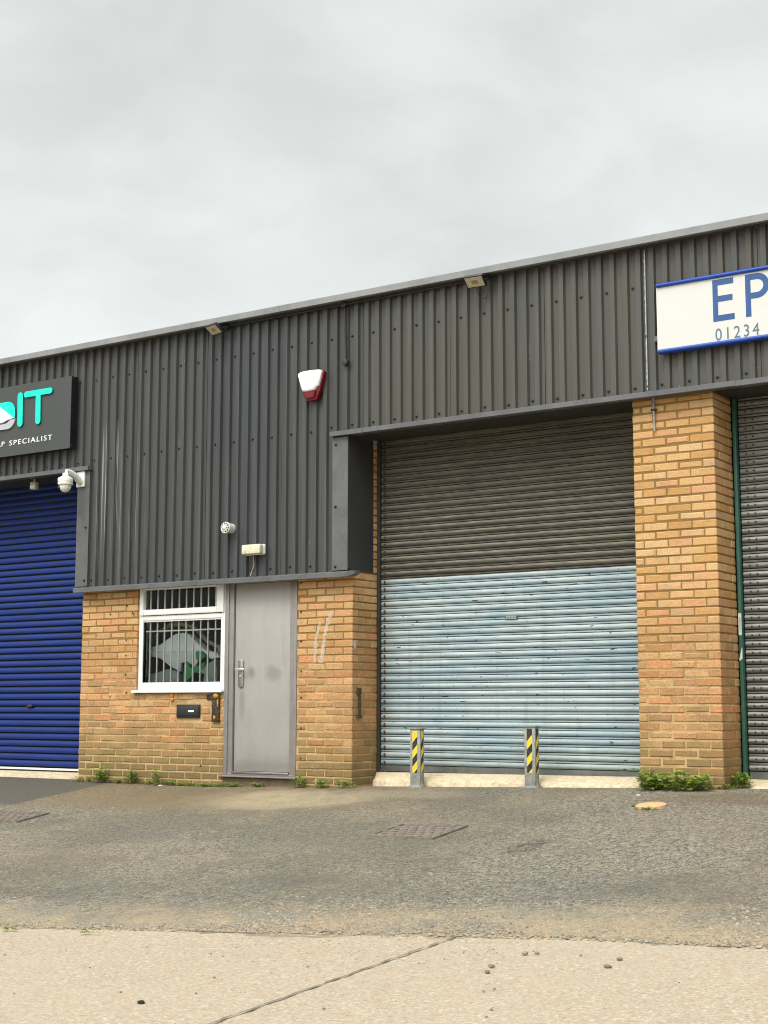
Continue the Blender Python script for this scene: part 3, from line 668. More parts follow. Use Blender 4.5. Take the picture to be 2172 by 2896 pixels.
# ------------------------------------------------------------------ window
WY = .03
m = MB()
m.box(-1.068,-1.008,WY,.10,1.700,2.83); m.box(.112,.167,WY,.10,1.700,2.83); m.box(-1.008,.112,WY,.10,1.700,1.766); m.box(-1.008,.112,WY,.10,2.455,2.505); m.box(-1.008,.112,WY,.10,2.805,2.83)
win = part(m, 'window', M['upvc'], bevel=.006)
win['label'] = 'white framed window with a top vent and white security bars'
m = MB(); m.box(-1.050,-.992,.008,.075,2.512,2.815); m.box(.052,.150,.008,.075,2.512,2.815); m.box(-.992,.052,.008,.075,2.512,2.574); m.box(-.992,.052,.008,.075,2.788,2.815)
part(m, 'sash', M['upvc'], win, bevel=.008)
m = MB(); m.box(-1.030,-1.008,.042,.09,1.766,2.455); m.box(.0945,.112,.042,.09,1.766,2.455); m.box(-1.008,.0945,.042,.09,1.766,1.782); m.box(-1.008,.0945,.042,.09,2.440,2.455); part(m, 'glazing_bead', M['upvc'], win)
m = MB(); m.add([(-.995,.055,2.57),(.055,.055,2.57),(.055,.055,2.79),(-.995,.055,2.79)], [(0,1,2,3)]); part(m, 'pane', M['glass'], win)
m = MB(); m.add([(-1.01,.065,1.775),(.10,.065,1.775),(.10,.065,2.45),(-1.01,.065,2.45)], [(0,1,2,3)]); part(m, 'pane', M['glass'], win)
m = MB(); m.prism_x([(.09,1.698),(-.03,1.698),(-.045,1.690),(-.045,1.670),(.09,1.670)], -1.10, .178); part(m, 'sill', M['upvc'], win, bevel=.004)
for k in range(10):
    m = MB(); x = -.952 + .1036*k; m.box(x-.0080, x+.0080, .085, .097, 1.775, 2.83); part(m, 'security_bar', M['bar'], win)
m = MB(); m.box(-1.05, .11, .075, .0845, 2.332, 2.347); part(m, 'cross_bar', M['bar'], win)
m = MB(); cv = []
for i in range(30):
    x = -1.235 + .11*i/29; y = .24 + .018*math.sin(i*1.5); cv += [(x,y,1.72),(x,y,2.82)]
m.add(cv, [(2*i,2*i+2,2*i+3,2*i+1) for i in range(29)])
# net curtain: hangs on its own
cu = m.build('net_curtain', M['curtain'], smooth=True, loc=(-1.18,.24,1.72)); tag(cu, 'narrow pale net curtain hanging inside the left edge of the barred window', 'curtain')

# ------------------------------------------------------------------ door
m = MB(); m.box(.300, 1.030, .035, .085, .865, 2.795); door = part(m, 'door', M['doorp'], bevel=.003)
door['label'] = 'plain mid grey steel door with smudges round the handle'
m = MB(); m.box(.182,.232,.0,.10,.822,2.80); m.box(.232,.291,.012,.10,.822,2.80); m.box(1.036,1.085,.012,.10,.822,2.80); m.box(1.085,1.128,.0,.10,.822,2.80); m.box(.232,1.085,.012,.10,2.797,2.84); m.box(.232,1.085,.004,.10,.8215,.8415)
part(m, 'door_frame', M['doorframe'], door, bevel=.003)
m = MB(); m.box(.292,1.036,-.006,.08,.842,.862); part(m, 'weather_bar', M['steel'], door, bevel=.003)
m = MB(); m.box(.150,1.150,-.035,.10,.805,.8205); part(m, 'threshold', M['doorframe'], door, bevel=.003)
hp = MB(); pl = []
for i in range(24):
    a = 2*PI*i/24; cx = .386; ca, sa = math.cos(a), math.sin(a)
    pl.append((cx + .034*max(-1,min(1,ca*1.25)), (1.865 + (.115 if sa >= 0 else -.115)) + .030*sa))
hp.prism_y(pl, .018, .036); part(hp, 'handle_plate', M['steel'], door, bevel=.004)
hl = MB(); hl.tube([(.386,.018,1.905),(.386,-.028,1.905)], .010, 10); hl.box(.352,.475,-.036,-.020,1.894,1.917); hl.tube([(.386,.02,1.835),(.386,.008,1.835)], .012, 12); part(hl, 'handle', M['handle'], door, bevel=.003)
m = MB(); m.box(.16, 1.135, .012, .30, .5, .800); part(m, 'door_step', M['stepdk'])

# ------------------------------------------------------------------ lettering
def text_mesh(txt, size, font_scale=(1,1), space=1., ext=.002, bev=0.):
    cu = bpy.data.curves.new('t', 'FONT'); cu.body = txt; cu.size = size; cu.space_character = space; cu.extrude = ext; cu.bevel_depth = bev
    o = bpy.data.objects.new('t', cu); COL.objects.link(o)
    bpy.context.view_layer.update()
    dg = bpy.context.evaluated_depsgraph_get(); me = bpy.data.meshes.new_from_object(o.evaluated_get(dg))
    bpy.data.objects.remove(o); bpy.data.curves.remove(cu)
    return me
def put_text(txt, x0, x1, z0, z1, y, mat, parent, name='lettering', ext=.002, offset=0, space=1.):
    me = text_mesh(txt, 1., space=space, ext=.01)
    xs = [v.co.x for v in me.vertices]; ys = [v.co.y for v in me.vertices]
    a, b, c, d = min(xs), max(xs), min(ys), max(ys); org = ORI[parent.name]
    for v in me.vertices:
        X = x0 + (v.co.x-a)/(b-a)*(x1-x0); Z = z0 + (v.co.y-c)/(d-c)*(z1-z0); Y = y - v.co.z/.01*ext
        v.co = Vector((X, Y, Z)) - org
    bm = bmesh.new(); bm.from_mesh(me); bpy.data.meshes.remove(me); bmesh.ops.remove_doubles(bm, verts=bm.verts, dist=1e-6); todo = set(bm.verts)
    while todo:                                      # one object per character
        st = [todo.pop()]; isl = set(st)
        while st:
            for e in st.pop().link_edges:
                for v in e.verts:
                    if v not in isl: isl.add(v); st.append(v)
        todo -= isl; vl = list(isl); ix = {v: i for i, v in enumerate(vl)}
        fs = [[ix[v] for v in f.verts] for f in bm.faces if f.verts[0] in isl]
        m2 = bpy.data.meshes.new('letter'); m2.from_pydata([v.co[:] for v in vl], [], fs); m2.materials.append(mat)
        o = bpy.data.objects.new('letter', m2); COL.objects.link(o); o.parent = parent; ORI[o.name] = org
    bm.free()
def capsule(a, b, r, n=10):
    """outline of a rounded bar between a and b in (x,z)"""
    a = Vector(a); b = Vector(b); d = (b-a).normalized(); ang = math.atan2(d.y, d.x); o = []
    for i in range(n+1): t = ang + PI/2 + PI*i/n; o.append((a.x + r*math.cos(t), a.y + r*math.sin(t)))
    for i in range(n+1): t = ang - PI/2 + PI*i/n; o.append((b.x + r*math.cos(t), b.y + r*math.sin(t)))
    return o

# left sign
sg = thing('shop_sign', (-3.6, -.095, 4.9), 'anthracite sign tray with teal and white letters above the blue shutter', 'sign')
SX0, SX1, SZ0, SZ1, SY = -5.3, -1.986, 4.445, 5.285, -.198
m = MB(); m.box(SX0, SX1-.003, SY, SY+.004, SZ0, SZ1); part(m, 'sign_face', M['signdk'], sg, bevel=.001, seg=1)
m = MB(); m.box(SX0, SX1, SY+.0045, -.095, SZ0+.002, SZ1-.002); part(m, 'sign_tray', M['signblk'], sg)
m = MB()
def letter(poly, name):
    q = MB(); q.prism_y(poly, SY-.020, SY-.001, 1, 0); part(q, name, [M['teal'], M['tealdk']], sg)
letter(capsule((-2.811,5.143),(-2.802,4.820),.044), 'letter')
tp = [(-2.715,5.187)] ; r = .037
T = capsule((-2.714,5.150),(-2.312,5.150),.035)
letter(T, 'letter'); q = MB(); q.prism_y([(-2.550,5.116),(-2.470,5.116)] + [(-2.503+.042*math.cos(-PI*i/10), 4.816+.042*math.sin(-PI*i/10)) for i in range(11)], SY-.0195, SY-.001, 1, 0); part(q, 'letter_stem', [M['teal'], M['tealdk']], sg)
# page-curl D
def arcp(cx, cz, r, a0, a1, n=10): return [(cx + r*math.cos(R(a0+(a1-a0)*i/n)), cz + r*math.sin(R(a0+(a1-a0)*i/n))) for i in range(n+1)]
out = [(-3.42,5.098)] + arcp(-3.02,4.968,.13,90,0)
q = MB(); q.prism_y([(-3.42,5.098)] + arcp(-3.02,4.968,.13,90,0) + [(-2.890,4.895),(-2.905,4.890),(-3.165,5.062),(-3.42,5.062)], SY-.020, SY-.001, 1, 0); part(q, 'letter', [M['teal'], M['tealdk']], sg)
q = MB(); q.prism_y([(-3.166,5.060),(-2.907,4.889),(-2.96,4.888),(-3.03,4.876),(-3.085,4.858),(-3.125,4.850),(-3.150,4.862),(-3.158,4.90),(-3.160,4.98)], SY-.024, SY-.001, 0); part(q, 'page_curl', M['letwhite'], sg)
q = MB(); q.prism_y([(-2.891,4.882)] + arcp(-3.02,4.90,.13,-5,-90) + [(-3.42,4.770),(-3.42,4.835),(-3.10,4.835),(-3.03,4.842),(-2.985,4.868),(-2.965,4.884)], SY-.018, SY-.001, 0); part(q, 'letter', M['letgrey'], sg)
put_text('AP', -3.212, -3.068, 4.572, 4.630, SY-.004, M['letwhite'], sg, ext=.003, space=1.25)
put_text('SPECIALIST', -2.984, -2.274, 4.570, 4.630, SY-.004, M['letwhite'], sg, ext=.003, space=1.30)
for z in (SZ1-.02, SZ0+.03):
    m = MB(); m.tube([(SX1-.001,-.180,z),(SX1+.004,-.180,z)], .006, 8); part(m, 'fixing', M['steel'], sg)

# right sign
s2 = thing('shop_sign', (6.8, -.095, 4.88), 'white sign board with navy letters between blue rails above the galvanised shutter', 'sign')
EY = -.150
m = MB(); m.box(5.172, 8.6, EY, -.12, 4.578, 5.190); part(m, 'sign_face', M['boardw'], s2, bevel=.002, seg=1)
def rail(z, up):
    m = MB(); p = [(EY+.03 + 0*i, 0) for i in range(0)]
    for i in range(9): a = PI*(-.5 + i/8); p.append((EY-.004 - .022*math.cos(a), z + .0185*math.sin(a)))
    p += [(-.11, z+.0185), (-.11, z-.0185)]
    m.prism_x(p, 5.180, 8.6)
    part(m, 'sign_rail', M['boardb'], s2, smooth=True)
rail(5.186, 1); rail(4.594, 0)
def pol(p, name='letter'):
    q = MB(); q.prism_y(p, EY-.0020, EY-.0004); part(q, name, M['navy'], s2)
x0, x1, z0, z1 = 5.690, 5.880, 4.787, 5.154; zm = (z0+z1)/2 + .012
pol([(x0,z0),(x1,z0),(x1,z0+.052),(x0+.046,z0+.052),(x0+.046,zm-.026),(x1-.014,zm-.026),(x1-.014,zm+.026),(x0+.046,zm+.026),(x0+.046,z1-.052),(x1-.003,z1-.052),(x1-.003,z1),(x0,z1)])
x0, x1 = 5.980, 6.190; cx = x1 - .108; r = .108; zc = z1 - r
pol([(x0,z0),(x0+.047,z0),(x0+.047,zc-r)] + arcp(cx,zc,r,-90,90) + [(x0,z1)] + [(x0,z0+.01)] if False else [(x0,z0),(x0+.047,z0),(x0+.047,zc-r)] + arcp(cx,zc,r,-90,90,16) + [(x0+.047,z1),(x0+.047,z1-.052)] + arcp(cx,zc,r-.052,90,-90,16) + [(x0+.047,zc-r+.052),(x0+.047,zc-r+.001),(x0+.0465,zc-r+.001),(x0+.0465,z1),(x0,z1)])
put_text('01234', 5.705, 6.090, 4.620, 4.724, EY-.0015, M['greytext'], s2, ext=.001, space=1.3)
m = MB(); m.box(5.13,5.17,-.118,-.098,4.7,4.75); m.box(5.30,8.4,-.108,-.095,4.66,4.72); m.box(5.30,8.4,-.108,-.095,5.05,5.11); part(m, 'fixing_bar', M['flash'], s2)

# ------------------------------------------------------------------ alarm box
al = thing('alarm_box', (1.40, -.095, 4.76), 'white and dark red alarm bell box high on the dark cladding', 'alarm box')
def loft(rings, m=None, mi=0, cap=True):
    m = m or MB(); n = len(rings[0]); b = len(m.v)
    for rg in rings: m.v += rg
    for i in range(len(rings)-1):
        for k in range(n): m.f.append((b+i*n+k, b+i*n+(k+1)%n, b+(i+1)*n+(k+1)%n, b+(i+1)*n+k)); m.m.append(mi)
    if cap: m.f.append(tuple(b+(len(rings)-1)*n+k for k in range(n))); m.m.append(mi)
    return m
AX, AZ = 1.395, 4.80
def scl(poly, cx, cz, s, y): return [(cx + (x-cx)*s, y, cz + (z-cz)*s) for x, z in poly]
base = [(1.238,4.900),(1.27,4.918),(1.33,4.924),(1.47,4.920),(1.53,4.914),(1.556,4.892),(1.55,4.84),(1.505,4.700),(1.47,4.620),(1.45,4.606),(1.36,4.606),(1.335,4.62),(1.30,4.700),(1.245,4.85)]
m = MB(); m.prism_y(base, -.150, -.092); part(m, 'back_box', M['red'], al, bevel=.006)
top = [(1.240,4.890),(1.255,4.908),(1.30,4.917),(1.40,4.920),(1.50,4.915),(1.535,4.905),(1.545,4.885),(1.53,4.82),(1.508,4.748),(1.478,4.732),(1.462,4.708),(1.40,4.700),(1.335,4.700),(1.305,4.708),(1.285,4.745)]
m = loft([scl(top,AX,AZ,1,-.152), scl(top,AX,AZ,1,-.158), scl(top,AX,AZ,.97,-.172), scl(top,AX,AZ,.84,-.182)]); part(m, 'front_cover', M['white'], al, smooth=True, angle=30)
lensp = [(1.300,4.699),(1.335,4.696),(1.40,4.696),(1.466,4.702),(1.448,4.640),(1.435,4.625),(1.365,4.625),(1.340,4.637)]
m = loft([scl(lensp,1.39,4.67,1.02,-.151), scl(lensp,1.39,4.67,1,-.166), scl(lensp,1.39,4.68,.85,-.174)]); part(m, 'strobe_lens', M['red'], al, smooth=True, angle=30)

# ------------------------------------------------------------------ floodlights
def flood(cx, cz, w, label, twist, cable):
    o = thing('floodlight', (cx, -.10, cz+.05), label, 'floodlight', 'floodlights under the eave')
    mt = Matrix.Translation((cx, -.235, cz)) @ Matrix.Rotation(R(twist), 4, 'Z') @ Matrix.Rotation(R(52), 4, 'X')
    def tr(mb):
        mb.v = [tuple(mt @ Vector(p)) for p in mb.v]; return mb
    h = w*.66
    m = MB(); m.box(-w/2, w/2, -.012, .018, -h/2, h/2); m.box(-w*.32, w*.32, .018, .034, -h*.3, h*.3)
    part(tr(m), 'lamp_body', M['black'], o, bevel=.004)
    m = MB(); m.box(-w/2+.012, w/2-.012, -.0145, -.0125, -h/2+.012, h/2-.012); part(tr(m), 'lens', M['lens'], o)
    m = MB(); m.box(-w*.15, w*.15, -.0162, -.0148, -h*.15, h*.16); part(tr(m), 'led_panel', M['led'], o)
    m = MB()
    for s in (-1, 1): m.tube([(cx+s*(w/2+.008), -.235, cz), (cx+s*(w/2+.010), -.17, cz+.035), (cx+s*(w/2-.01), -.10, cz+.05)], .007, 6)
    m.tube([(cx-w/2+.01,-.10,cz+.05),(cx+w/2-.01,-.10,cz+.05)], .010, 6); part(m, 'bracket', M['black'], o)
    m = MB(); m.tube(cable, .004, 6); part(m, 'cable', M['black'], o, smooth=True)
flood(.172, 5.512, .20, 'left of the two black floodlights, tilted under the eave beside the conduit end', -16, [(.19,-.21,5.50),(.24,-.17,5.48),(.26,-.13,5.51),(.25,-.12,5.555)])
flood(3.385, 5.508, .20, 'right of the two black floodlights, with a drooping cable loop below it', 4, [(3.38,-.21,5.49),(3.375,-.16,5.40),(3.40,-.13,5.355),(3.44,-.12,5.365),(3.465,-.115,5.43),(3.47,-.11,5.53)])

# conduit run under the eave with its drop
cn = thing('electrical_conduit', (1.78, -.115, 5.565), 'thin black conduit run under the eave with a drop between the windowless bays', 'conduit')
cn['label'] = 'thin black conduit under the eave with one vertical drop above the alarm box'
m = MB(); m.tube([(.26,-.122,5.556),(1.78,-.122,5.556),(3.30,-.122,5.556)], .0105, 8); part(m, 'pipe_run', M['blackmetal'], cn, smooth=True)
m = MB(); m.tube([(1.79,-.112,5.55),(1.795,-.112,5.3),(1.802,-.112,4.97)], .010, 8); part(m, 'pipe_drop', M['blackmetal'], cn, smooth=True)
for x, z in ((.245,5.556),(1.785,5.556),(1.803,4.955)):
    m = MB(); m.tube([(x,-.092,z),(x,-.140,z)], .034, 16); part(m, 'junction_box', M['blackmetal'], cn, bevel=.004)
for x in (.9, 2.4): 
    m = MB(); m.box(x-.012, x+.012, -.136, -.092, 5.541, 5.5695); part(m, 'clip', M['blackmetal'], cn, bevel=.003)

# ------------------------------------------------------------------ cctv camera
cc = thing('security_camera', (-1.87, -.097, 4.09), 'white dome security camera on a wall arm at the corner of the blue shutter bay', 'camera')
m = MB(); m.box(-1.945, -1.818, -.122, -.0975, 3.995, 4.175); part(m, 'mount_plate', M['white'], cc, bevel=.008)
m = MB(); m.tube([(-1.885,-.12,4.06),(-1.885,-.20,4.115),(-1.888,-.275,4.142),(-1.892,-.315,4.142),(-1.895,-.335,4.115),(-1.895,-.336,4.08)], [.046,.036,.034,.035,.036,.037], 14); part(m, 'arm', M['white'], cc, smooth=True, angle=50)
def lathe(cx, cy, prof, n=20, m=None, mi=0):
    m = m or MB(); rings = [[(cx + r*math.cos(2*PI*i/n), cy + r*math.sin(2*PI*i/n), z) for i in range(n)] for r, z in prof]
    return loft(rings, m, mi)
m = lathe(-1.895, -.336, [(.03,4.093),(.05,4.088),(.082,4.070),(.086,4.060),(.086,4.030),(.082,4.026),(.082,4.018),(.086,4.014),(.084,3.996),(.07,3.985),(.0,3.985)]); part(m, 'housing', M['white'], cc, smooth=True, angle=40)
m = lathe(-1.895, -.336, [(.066,3.986),(.066,3.965),(.056,3.94),(.036,3.918),(.012,3.910),(.0,3.909)]); part(m, 'dome', M['white'], cc, smooth=True, angle=50)
m = MB(); m.tube([(-1.93,-.375,3.962),(-1.95,-.395,3.958)], .02, 12); part(m, 'lens', M['black'], cc)

# sensor box under the left soffit
sb = thing('sensor_box', (-2.87, .10, 4.13), 'small grey sensor box in the dark under the soffit of the blue shutter bay', 'sensor')
m = MB(); m.box(-2.915, -2.825, .07, .13, 4.078, 4.165); part(m, 'body', M['dirtywhite'], sb, bevel=.006)
m = MB(); m.tube([(-2.87,.10,4.165),(-2.87,.10,4.197)], .012, 10); part(m, 'stalk', M['dirtywhite'], sb)
m = MB(); m.box(-2.90, -2.84, .064, .0695, 4.09, 4.13); part(m, 'lens', M['curtain'], sb)

# ------------------------------------------------------------------ round vent cowl
vt = thing('vent_cowl', (.335, -.092, 3.375), 'round off-white flue terminal with a slotted grille on the cladding', 'vent')
def ylathe(cx, cz, prof, n=24, mi=0, m=None, cap=True):
    m = m or MB(); return loft([[(cx + r*math.cos(2*PI*i/n), y, cz + r*math.sin(2*PI*i/n)) for i in range(n)] for r, y in prof], m, mi, cap)
VX, VZ = .335, 3.372
m = ylathe(VX, VZ, [(.050,-.06),(.052,-.15),(.058,-.165),(.060,-.20),(.056,-.206),(.052,-.204),(.050,-.19)], cap=False); part(m, 'duct', M['white'], vt, smooth=True, angle=35)
m = ylathe(VX, VZ, [(.05,-.160)]); part(m, 'dark_core', M['black'], vt)
m = MB()
for k in range(10):
    a = 2*PI*k/10 + .2; m.tube([(VX+.016*math.cos(a),-.214,VZ+.016*math.sin(a)),(VX+.053*math.cos(a),-.200,VZ+.053*math.sin(a))], .0040, 6)
for rr, y in ((.034,-.207),):
    ring = [(VX+rr*math.cos(2*PI*i/20), y, VZ+rr*math.sin(2*PI*i/20)) for i in range(21)]; m.tube(ring, .0035, 6)
ylathe(VX, VZ, [(.020,-.205),(.019,-.217),(.010,-.222),(0.001,-.222)], m=m)
part(m, 'grille', M['white'], vt, smooth=True, angle=40)

# bulkhead lamp
bl = thing('bulkhead_lamp', (.68, -.092, 3.12), 'grimy yellowed rectangular bulkhead lamp over the grey door', 'lamp')
m = MB(); m.box(.548, .798, -.132, -.093, 3.072, 3.180); part(m, 'base', M['white'], bl, bevel=.014, seg=3)
m = MB(); m.box(.552, .794, -.200, -.1325, 3.076, 3.176); part(m, 'diffuser', M['dirtywhite'], bl, bevel=.014, seg=3)
m = MB(); m.tube([(.640,-.112,3.08),(.641,-.105,3.03),(.648,-.102,2.99),(.640,-.100,2.95),(.615,-.100,2.91),(.603,-.105,2.862)], .0055, 8); part(m, 'cable', M['cream'], bl, smooth=True)

# letterbox
lb = thing('letter_box', (-.298, 0, 1.474), 'black letterbox with a small white name slip set in the brick under the window', 'letterbox')
m = MB(); m.box(-.458, -.138, -.016, .05, 1.404, 1.545); part(m, 'surround', M['black'], lb, bevel=.004)
m = MB(); m.box(-.444, -.152, -.024, -.0165, 1.446, 1.530); m.box(-.444, -.152, -.028, -.0165, 1.436, 1.4455); part(m, 'flap', M['blackmetal'], lb, bevel=.002)
m = MB(); m.box(-.284, -.206, -.0265, -.0245, 1.466, 1.484); part(m, 'name_slip', M['letwhite'], lb)

# hasp plate and foam
hs = thing('lock_hasp', (.085, 0, 1.5), 'rusty black hasp plate smeared with orange foam beside the grey door', 'hasp')
m = MB(); m.box(.034, .136, -.020, .0, 1.363, 1.655); m.box(-.046, .034, -.012, .0, 1.594, 1.650); part(m, 'plate', M['rustfoam'], hs, bevel=.004)
def lump(cx, cy, cz, r, sx, sz, seed, mat, name, parent=None, loc=None):
    rnd = random.Random(seed); m = MB(); n = 10
    rings = []
    for j in range(1, 6):
        ph = PI*j/6; rings.append([(cx + r*sx*math.sin(ph)*math.cos(2*PI*i/n)*rnd.uniform(.75,1.2), cy + r*.6*math.sin(ph)*math.sin(2*PI*i/n)*rnd.uniform(.8,1.2), cz + r*sz*math.cos(ph)) for i in range(n)])
    loft(rings, m); m.f.append(tuple(range(n))); m.m.append(0)
    return m.build(name, mat, parent, smooth=True, angle=60, loc=loc)
lump(.090, -.022, 1.635, .03, 1.1, .9, 3, M['foam'], 'foam_blob', hs); lump(.118, -.022, 1.56, .014, .7, 3.2, 4, M['foam'], 'foam_run', hs); lump(.075, -.022, 1.41, .014, 1, 1.6, 6, M['foam'], 'foam_blob', hs)
fo = lump(-.529, -.008, 1.645, .024, 1, 1.1, 8, M['foam'], 'foam_plug', loc=(-.529,0,1.63)); tag(fo, 'orange foam plug squeezed from the brick just under the window sill', 'foam plug', 'foam plugs under the sill')
fo = lump(-.527, -.008, 1.598, .022, 1.1, .9, 9, M['foam'], 'foam_plug', loc=(-.527,0,1.60)); tag(fo, 'lower orange foam plug directly beneath the one under the sill', 'foam plug', 'foam plugs under the sill')
# drop bolt on the pier's return
db = thing('drop_bolt', (1.82, .10, 1.56), 'rusty iron drop bolt fixed to the brick beside the pale blue shutter', 'bolt')
m = MB(); m.tube([(1.838,.100,1.70),(1.838,.103,1.42)], .013, 8); part(m, 'rod', M['rust'], db)
m = MB(); m.box(1.819, 1.846, .075, .125, 1.640, 1.706); part(m, 'keeper', M['rust'], db, bevel=.004)
m = MB(); m.box(1.819, 1.846, .068, .140, 1.410, 1.428); part(m, 'foot', M['rust'], db, bevel=.003)
# white conduit stub at the pillar head
pc = thing('pipe_stub', (5.067, -.02, 4.08), 'short grey conduit stub clipped to the head of the right brick pillar', 'pipe')
m = MB(); m.tube([(5.066,-.018,4.225),(5.067,-.018,4.05),(5.070,-.018,3.926)], .010, 10); part(m, 'pipe', M['galv'], pc, smooth=True)
m = MB(); m.box(5.045,5.091,-.034,.002,4.106,4.122); part(m, 'clip', M['rust'], pc, bevel=.002)
# grey putty patch
m = MB(); m.add([(1.8225,.012,2.17),(1.8225,.055,2.175),(1.8225,.060,2.10),(1.8225,.030,2.08),(1.8225,.010,2.12)], [(0,1,2,3,4)]); part(m, 'putty_patch', M['letgrey'])

# ------------------------------------------------------------------ wrap heap behind the window, partly a glass reflection built as coloured panels
hc = thing('wrap_and_reflection', (-.45, .7, 1.75), 'heap of grey and white wrap with green patches behind the barred window', 'cover')
def panel(outline, y, mat, name, th=.05):
    m = MB(); m.prism_y(outline, y, y+th); m.v = [(px + .205, py - .225, pz - .012) for px, py, pz in m.v]; return part(m, name, mat, hc, bevel=.012, seg=3)
panel([(-1.376,2.168),(-1.147,2.22),(-1.041,2.278),(-.935,2.328),(-.829,2.338),(-.741,2.316),(-.67,2.261),(-.59,2.2),(-.503,2.139),(-.348,2.113),(-.296,2.057),(-.415,2.04),(-.58,2.115),(-1.379,2.115)], .47, M['cwhite'], 'white_panel', .12)
panel([(-1.379,2.14),(-.58,2.135),(-.614,2.109),(-.573,2.03),(-.636,1.933),(-.663,1.985),(-.742,2.019),(-.821,2.001),(-.827,1.909),(-.988,1.977),(-1.124,2.059),(-1.369,2.101)], .44, M['cwhite2'], 'white_panel')
panel([(-1.40,1.70),(-1.351,1.795),(-1.299,1.875),(-1.138,1.913),(-.978,1.944),(-.871,1.916),(-.835,1.87),(-.79,1.70)], .42, M['cgrey'], 'grey_panel', .08)
panel([(-.606,2.122),(-.528,2.13),(-.45,2.073),(-.552,2.023),(-.60,2.043)], .43, M['cgreen'], 'green_panel')
panel([(-.742,2.013),(-.69,1.999),(-.662,1.946),(-.559,1.971),(-.457,2.015),(-.455,1.949),(-.626,1.874),(-.70,1.80),(-.71,1.70),(-.78,1.70),(-.757,1.895)], .41, M['cgreen'], 'green_panel')
panel([(-.60,1.90),(-.464,1.969),(-.329,2.038),(-.293,1.928),(-.29,1.70),(-.50,1.70),(-.47,1.88)], .42, M['cgrey'], 'grey_panel', .08)
m = MB(); m.tube([(-1.43,.62,2.232),(-1.288,.62,2.378),(-1.127,.62,2.441),(-.947,.62,2.435),(-.805,.62,2.404),(-.698,.62,2.335),(-.591,.62,2.239),(-.425,.62,2.176),(-.405,.62,1.95)], .026, 8); m.v = [(px + .205, py - .225, pz - .012) for px, py, pz in m.v]; part(m, 'hoop', M['hoop'], hc, smooth=True)

# ------------------------------------------------------------------ bollards
def bollard(x, y, start_yellow, label):
    z0 = gz(x, y) + .010; H = .545; o = thing('bollard', (x, y, z0), label, 'bollard', 'hazard taped bollards before the pale blue shutter')
    hw, hd = .056, .040
    m = MB(); m.box(x-hw, x+hw, y-hd, y+hd, z0, z0+H-.006); part(m, 'post', M['galv'], o, bevel=.006)
    m = MB(); m.box(x-hw-.012, x+hw+.012, y-hd-.012, y+hd+.012, z0+H-.0055, z0+H+.004); part(m, 'cap_plate', M['galv'], o, bevel=.002)
    m = MB(); m.box(x-hw-.015, x+hw+.020, y-hd-.015, y+hd+.015, z0-.02, z0+.008); part(m, 'base_plate', M['galv'], o, bevel=.002)
    m = MB(); m.add([(x+hw,y-.02,z0+.008),(x+hw+.018,y-.02,z0+.008),(x+hw,y-.02,z0+.07),(x+hw,y-.012,z0+.008),(x+hw+.018,y-.012,z0+.008),(x+hw,y-.012,z0+.07)], [(0,1,2),(3,5,4),(0,3,4,1),(1,4,5,2),(2,5,3,0)]); part(m, 'gusset', M['galv'], o)
    def tape(face):
        w = .027 if face == 'f' else .022; zb, zt = z0+.128, z0+H-.022; sl = .062; per = .150
        m = MB(); cuts = []
        zz = zt + (0 if start_yellow else per/2) + (.03 if face == 's' else 0)
        col = 0
        def emit(a0, a1, mi):           # diagonal band: height a at left edge, a+sl at right
            poly = [(-w, a0-sl), (w, a0), (w, a1), (-w, a1-sl)]
            def clip(poly, lim, keep_above):
                r = []
                for i, p in enumerate(poly):
                    q = poly[(i+1) % len(poly)]; ip = (p[1] >= lim) == keep_above; iq = (q[1] >= lim) == keep_above
                    if ip: r.append(p)
                    if ip != iq: t = (lim-p[1])/(q[1]-p[1]); r.append((p[0]+(q[0]-p[0])*t, lim))
                return r
            poly = clip(poly, zb, True)
            if len(poly) > 2: poly = clip(poly, zt, False)
            if len(poly) > 2:
                vs = [(x+p[0], y-hd-.0012, p[1]) for p in poly] if face == 'f' else [(x+hw+.0012, y+p[0], p[1]) for p in poly]
                m.add(vs, [tuple(range(len(vs)))], mi)
        top = zt + sl + (per/2 if not start_yellow else 0)*0
        k = 0; a1 = zt + sl*.55
        first = 0 if start_yellow else 1
        a1 = zt + sl*.35; mi = first
        emit(a1, a1+per, 1-mi if False else mi)
        while a1 > zb - .1:
            emit(a1-per/2, a1, mi); a1 -= per/2; mi = 1-mi
        part(m, 'hazard_tape', [M['yellow'], M['tapeblk']], o)
    tape('f'); tape('s')
bollard(2.535, .06, True, 'taped steel bollard nearer the grey door, its tape starting yellow at the top')
bollard(3.757, .08, False, 'taped steel bollard nearer the right brick pillar, its tape starting black at the top')

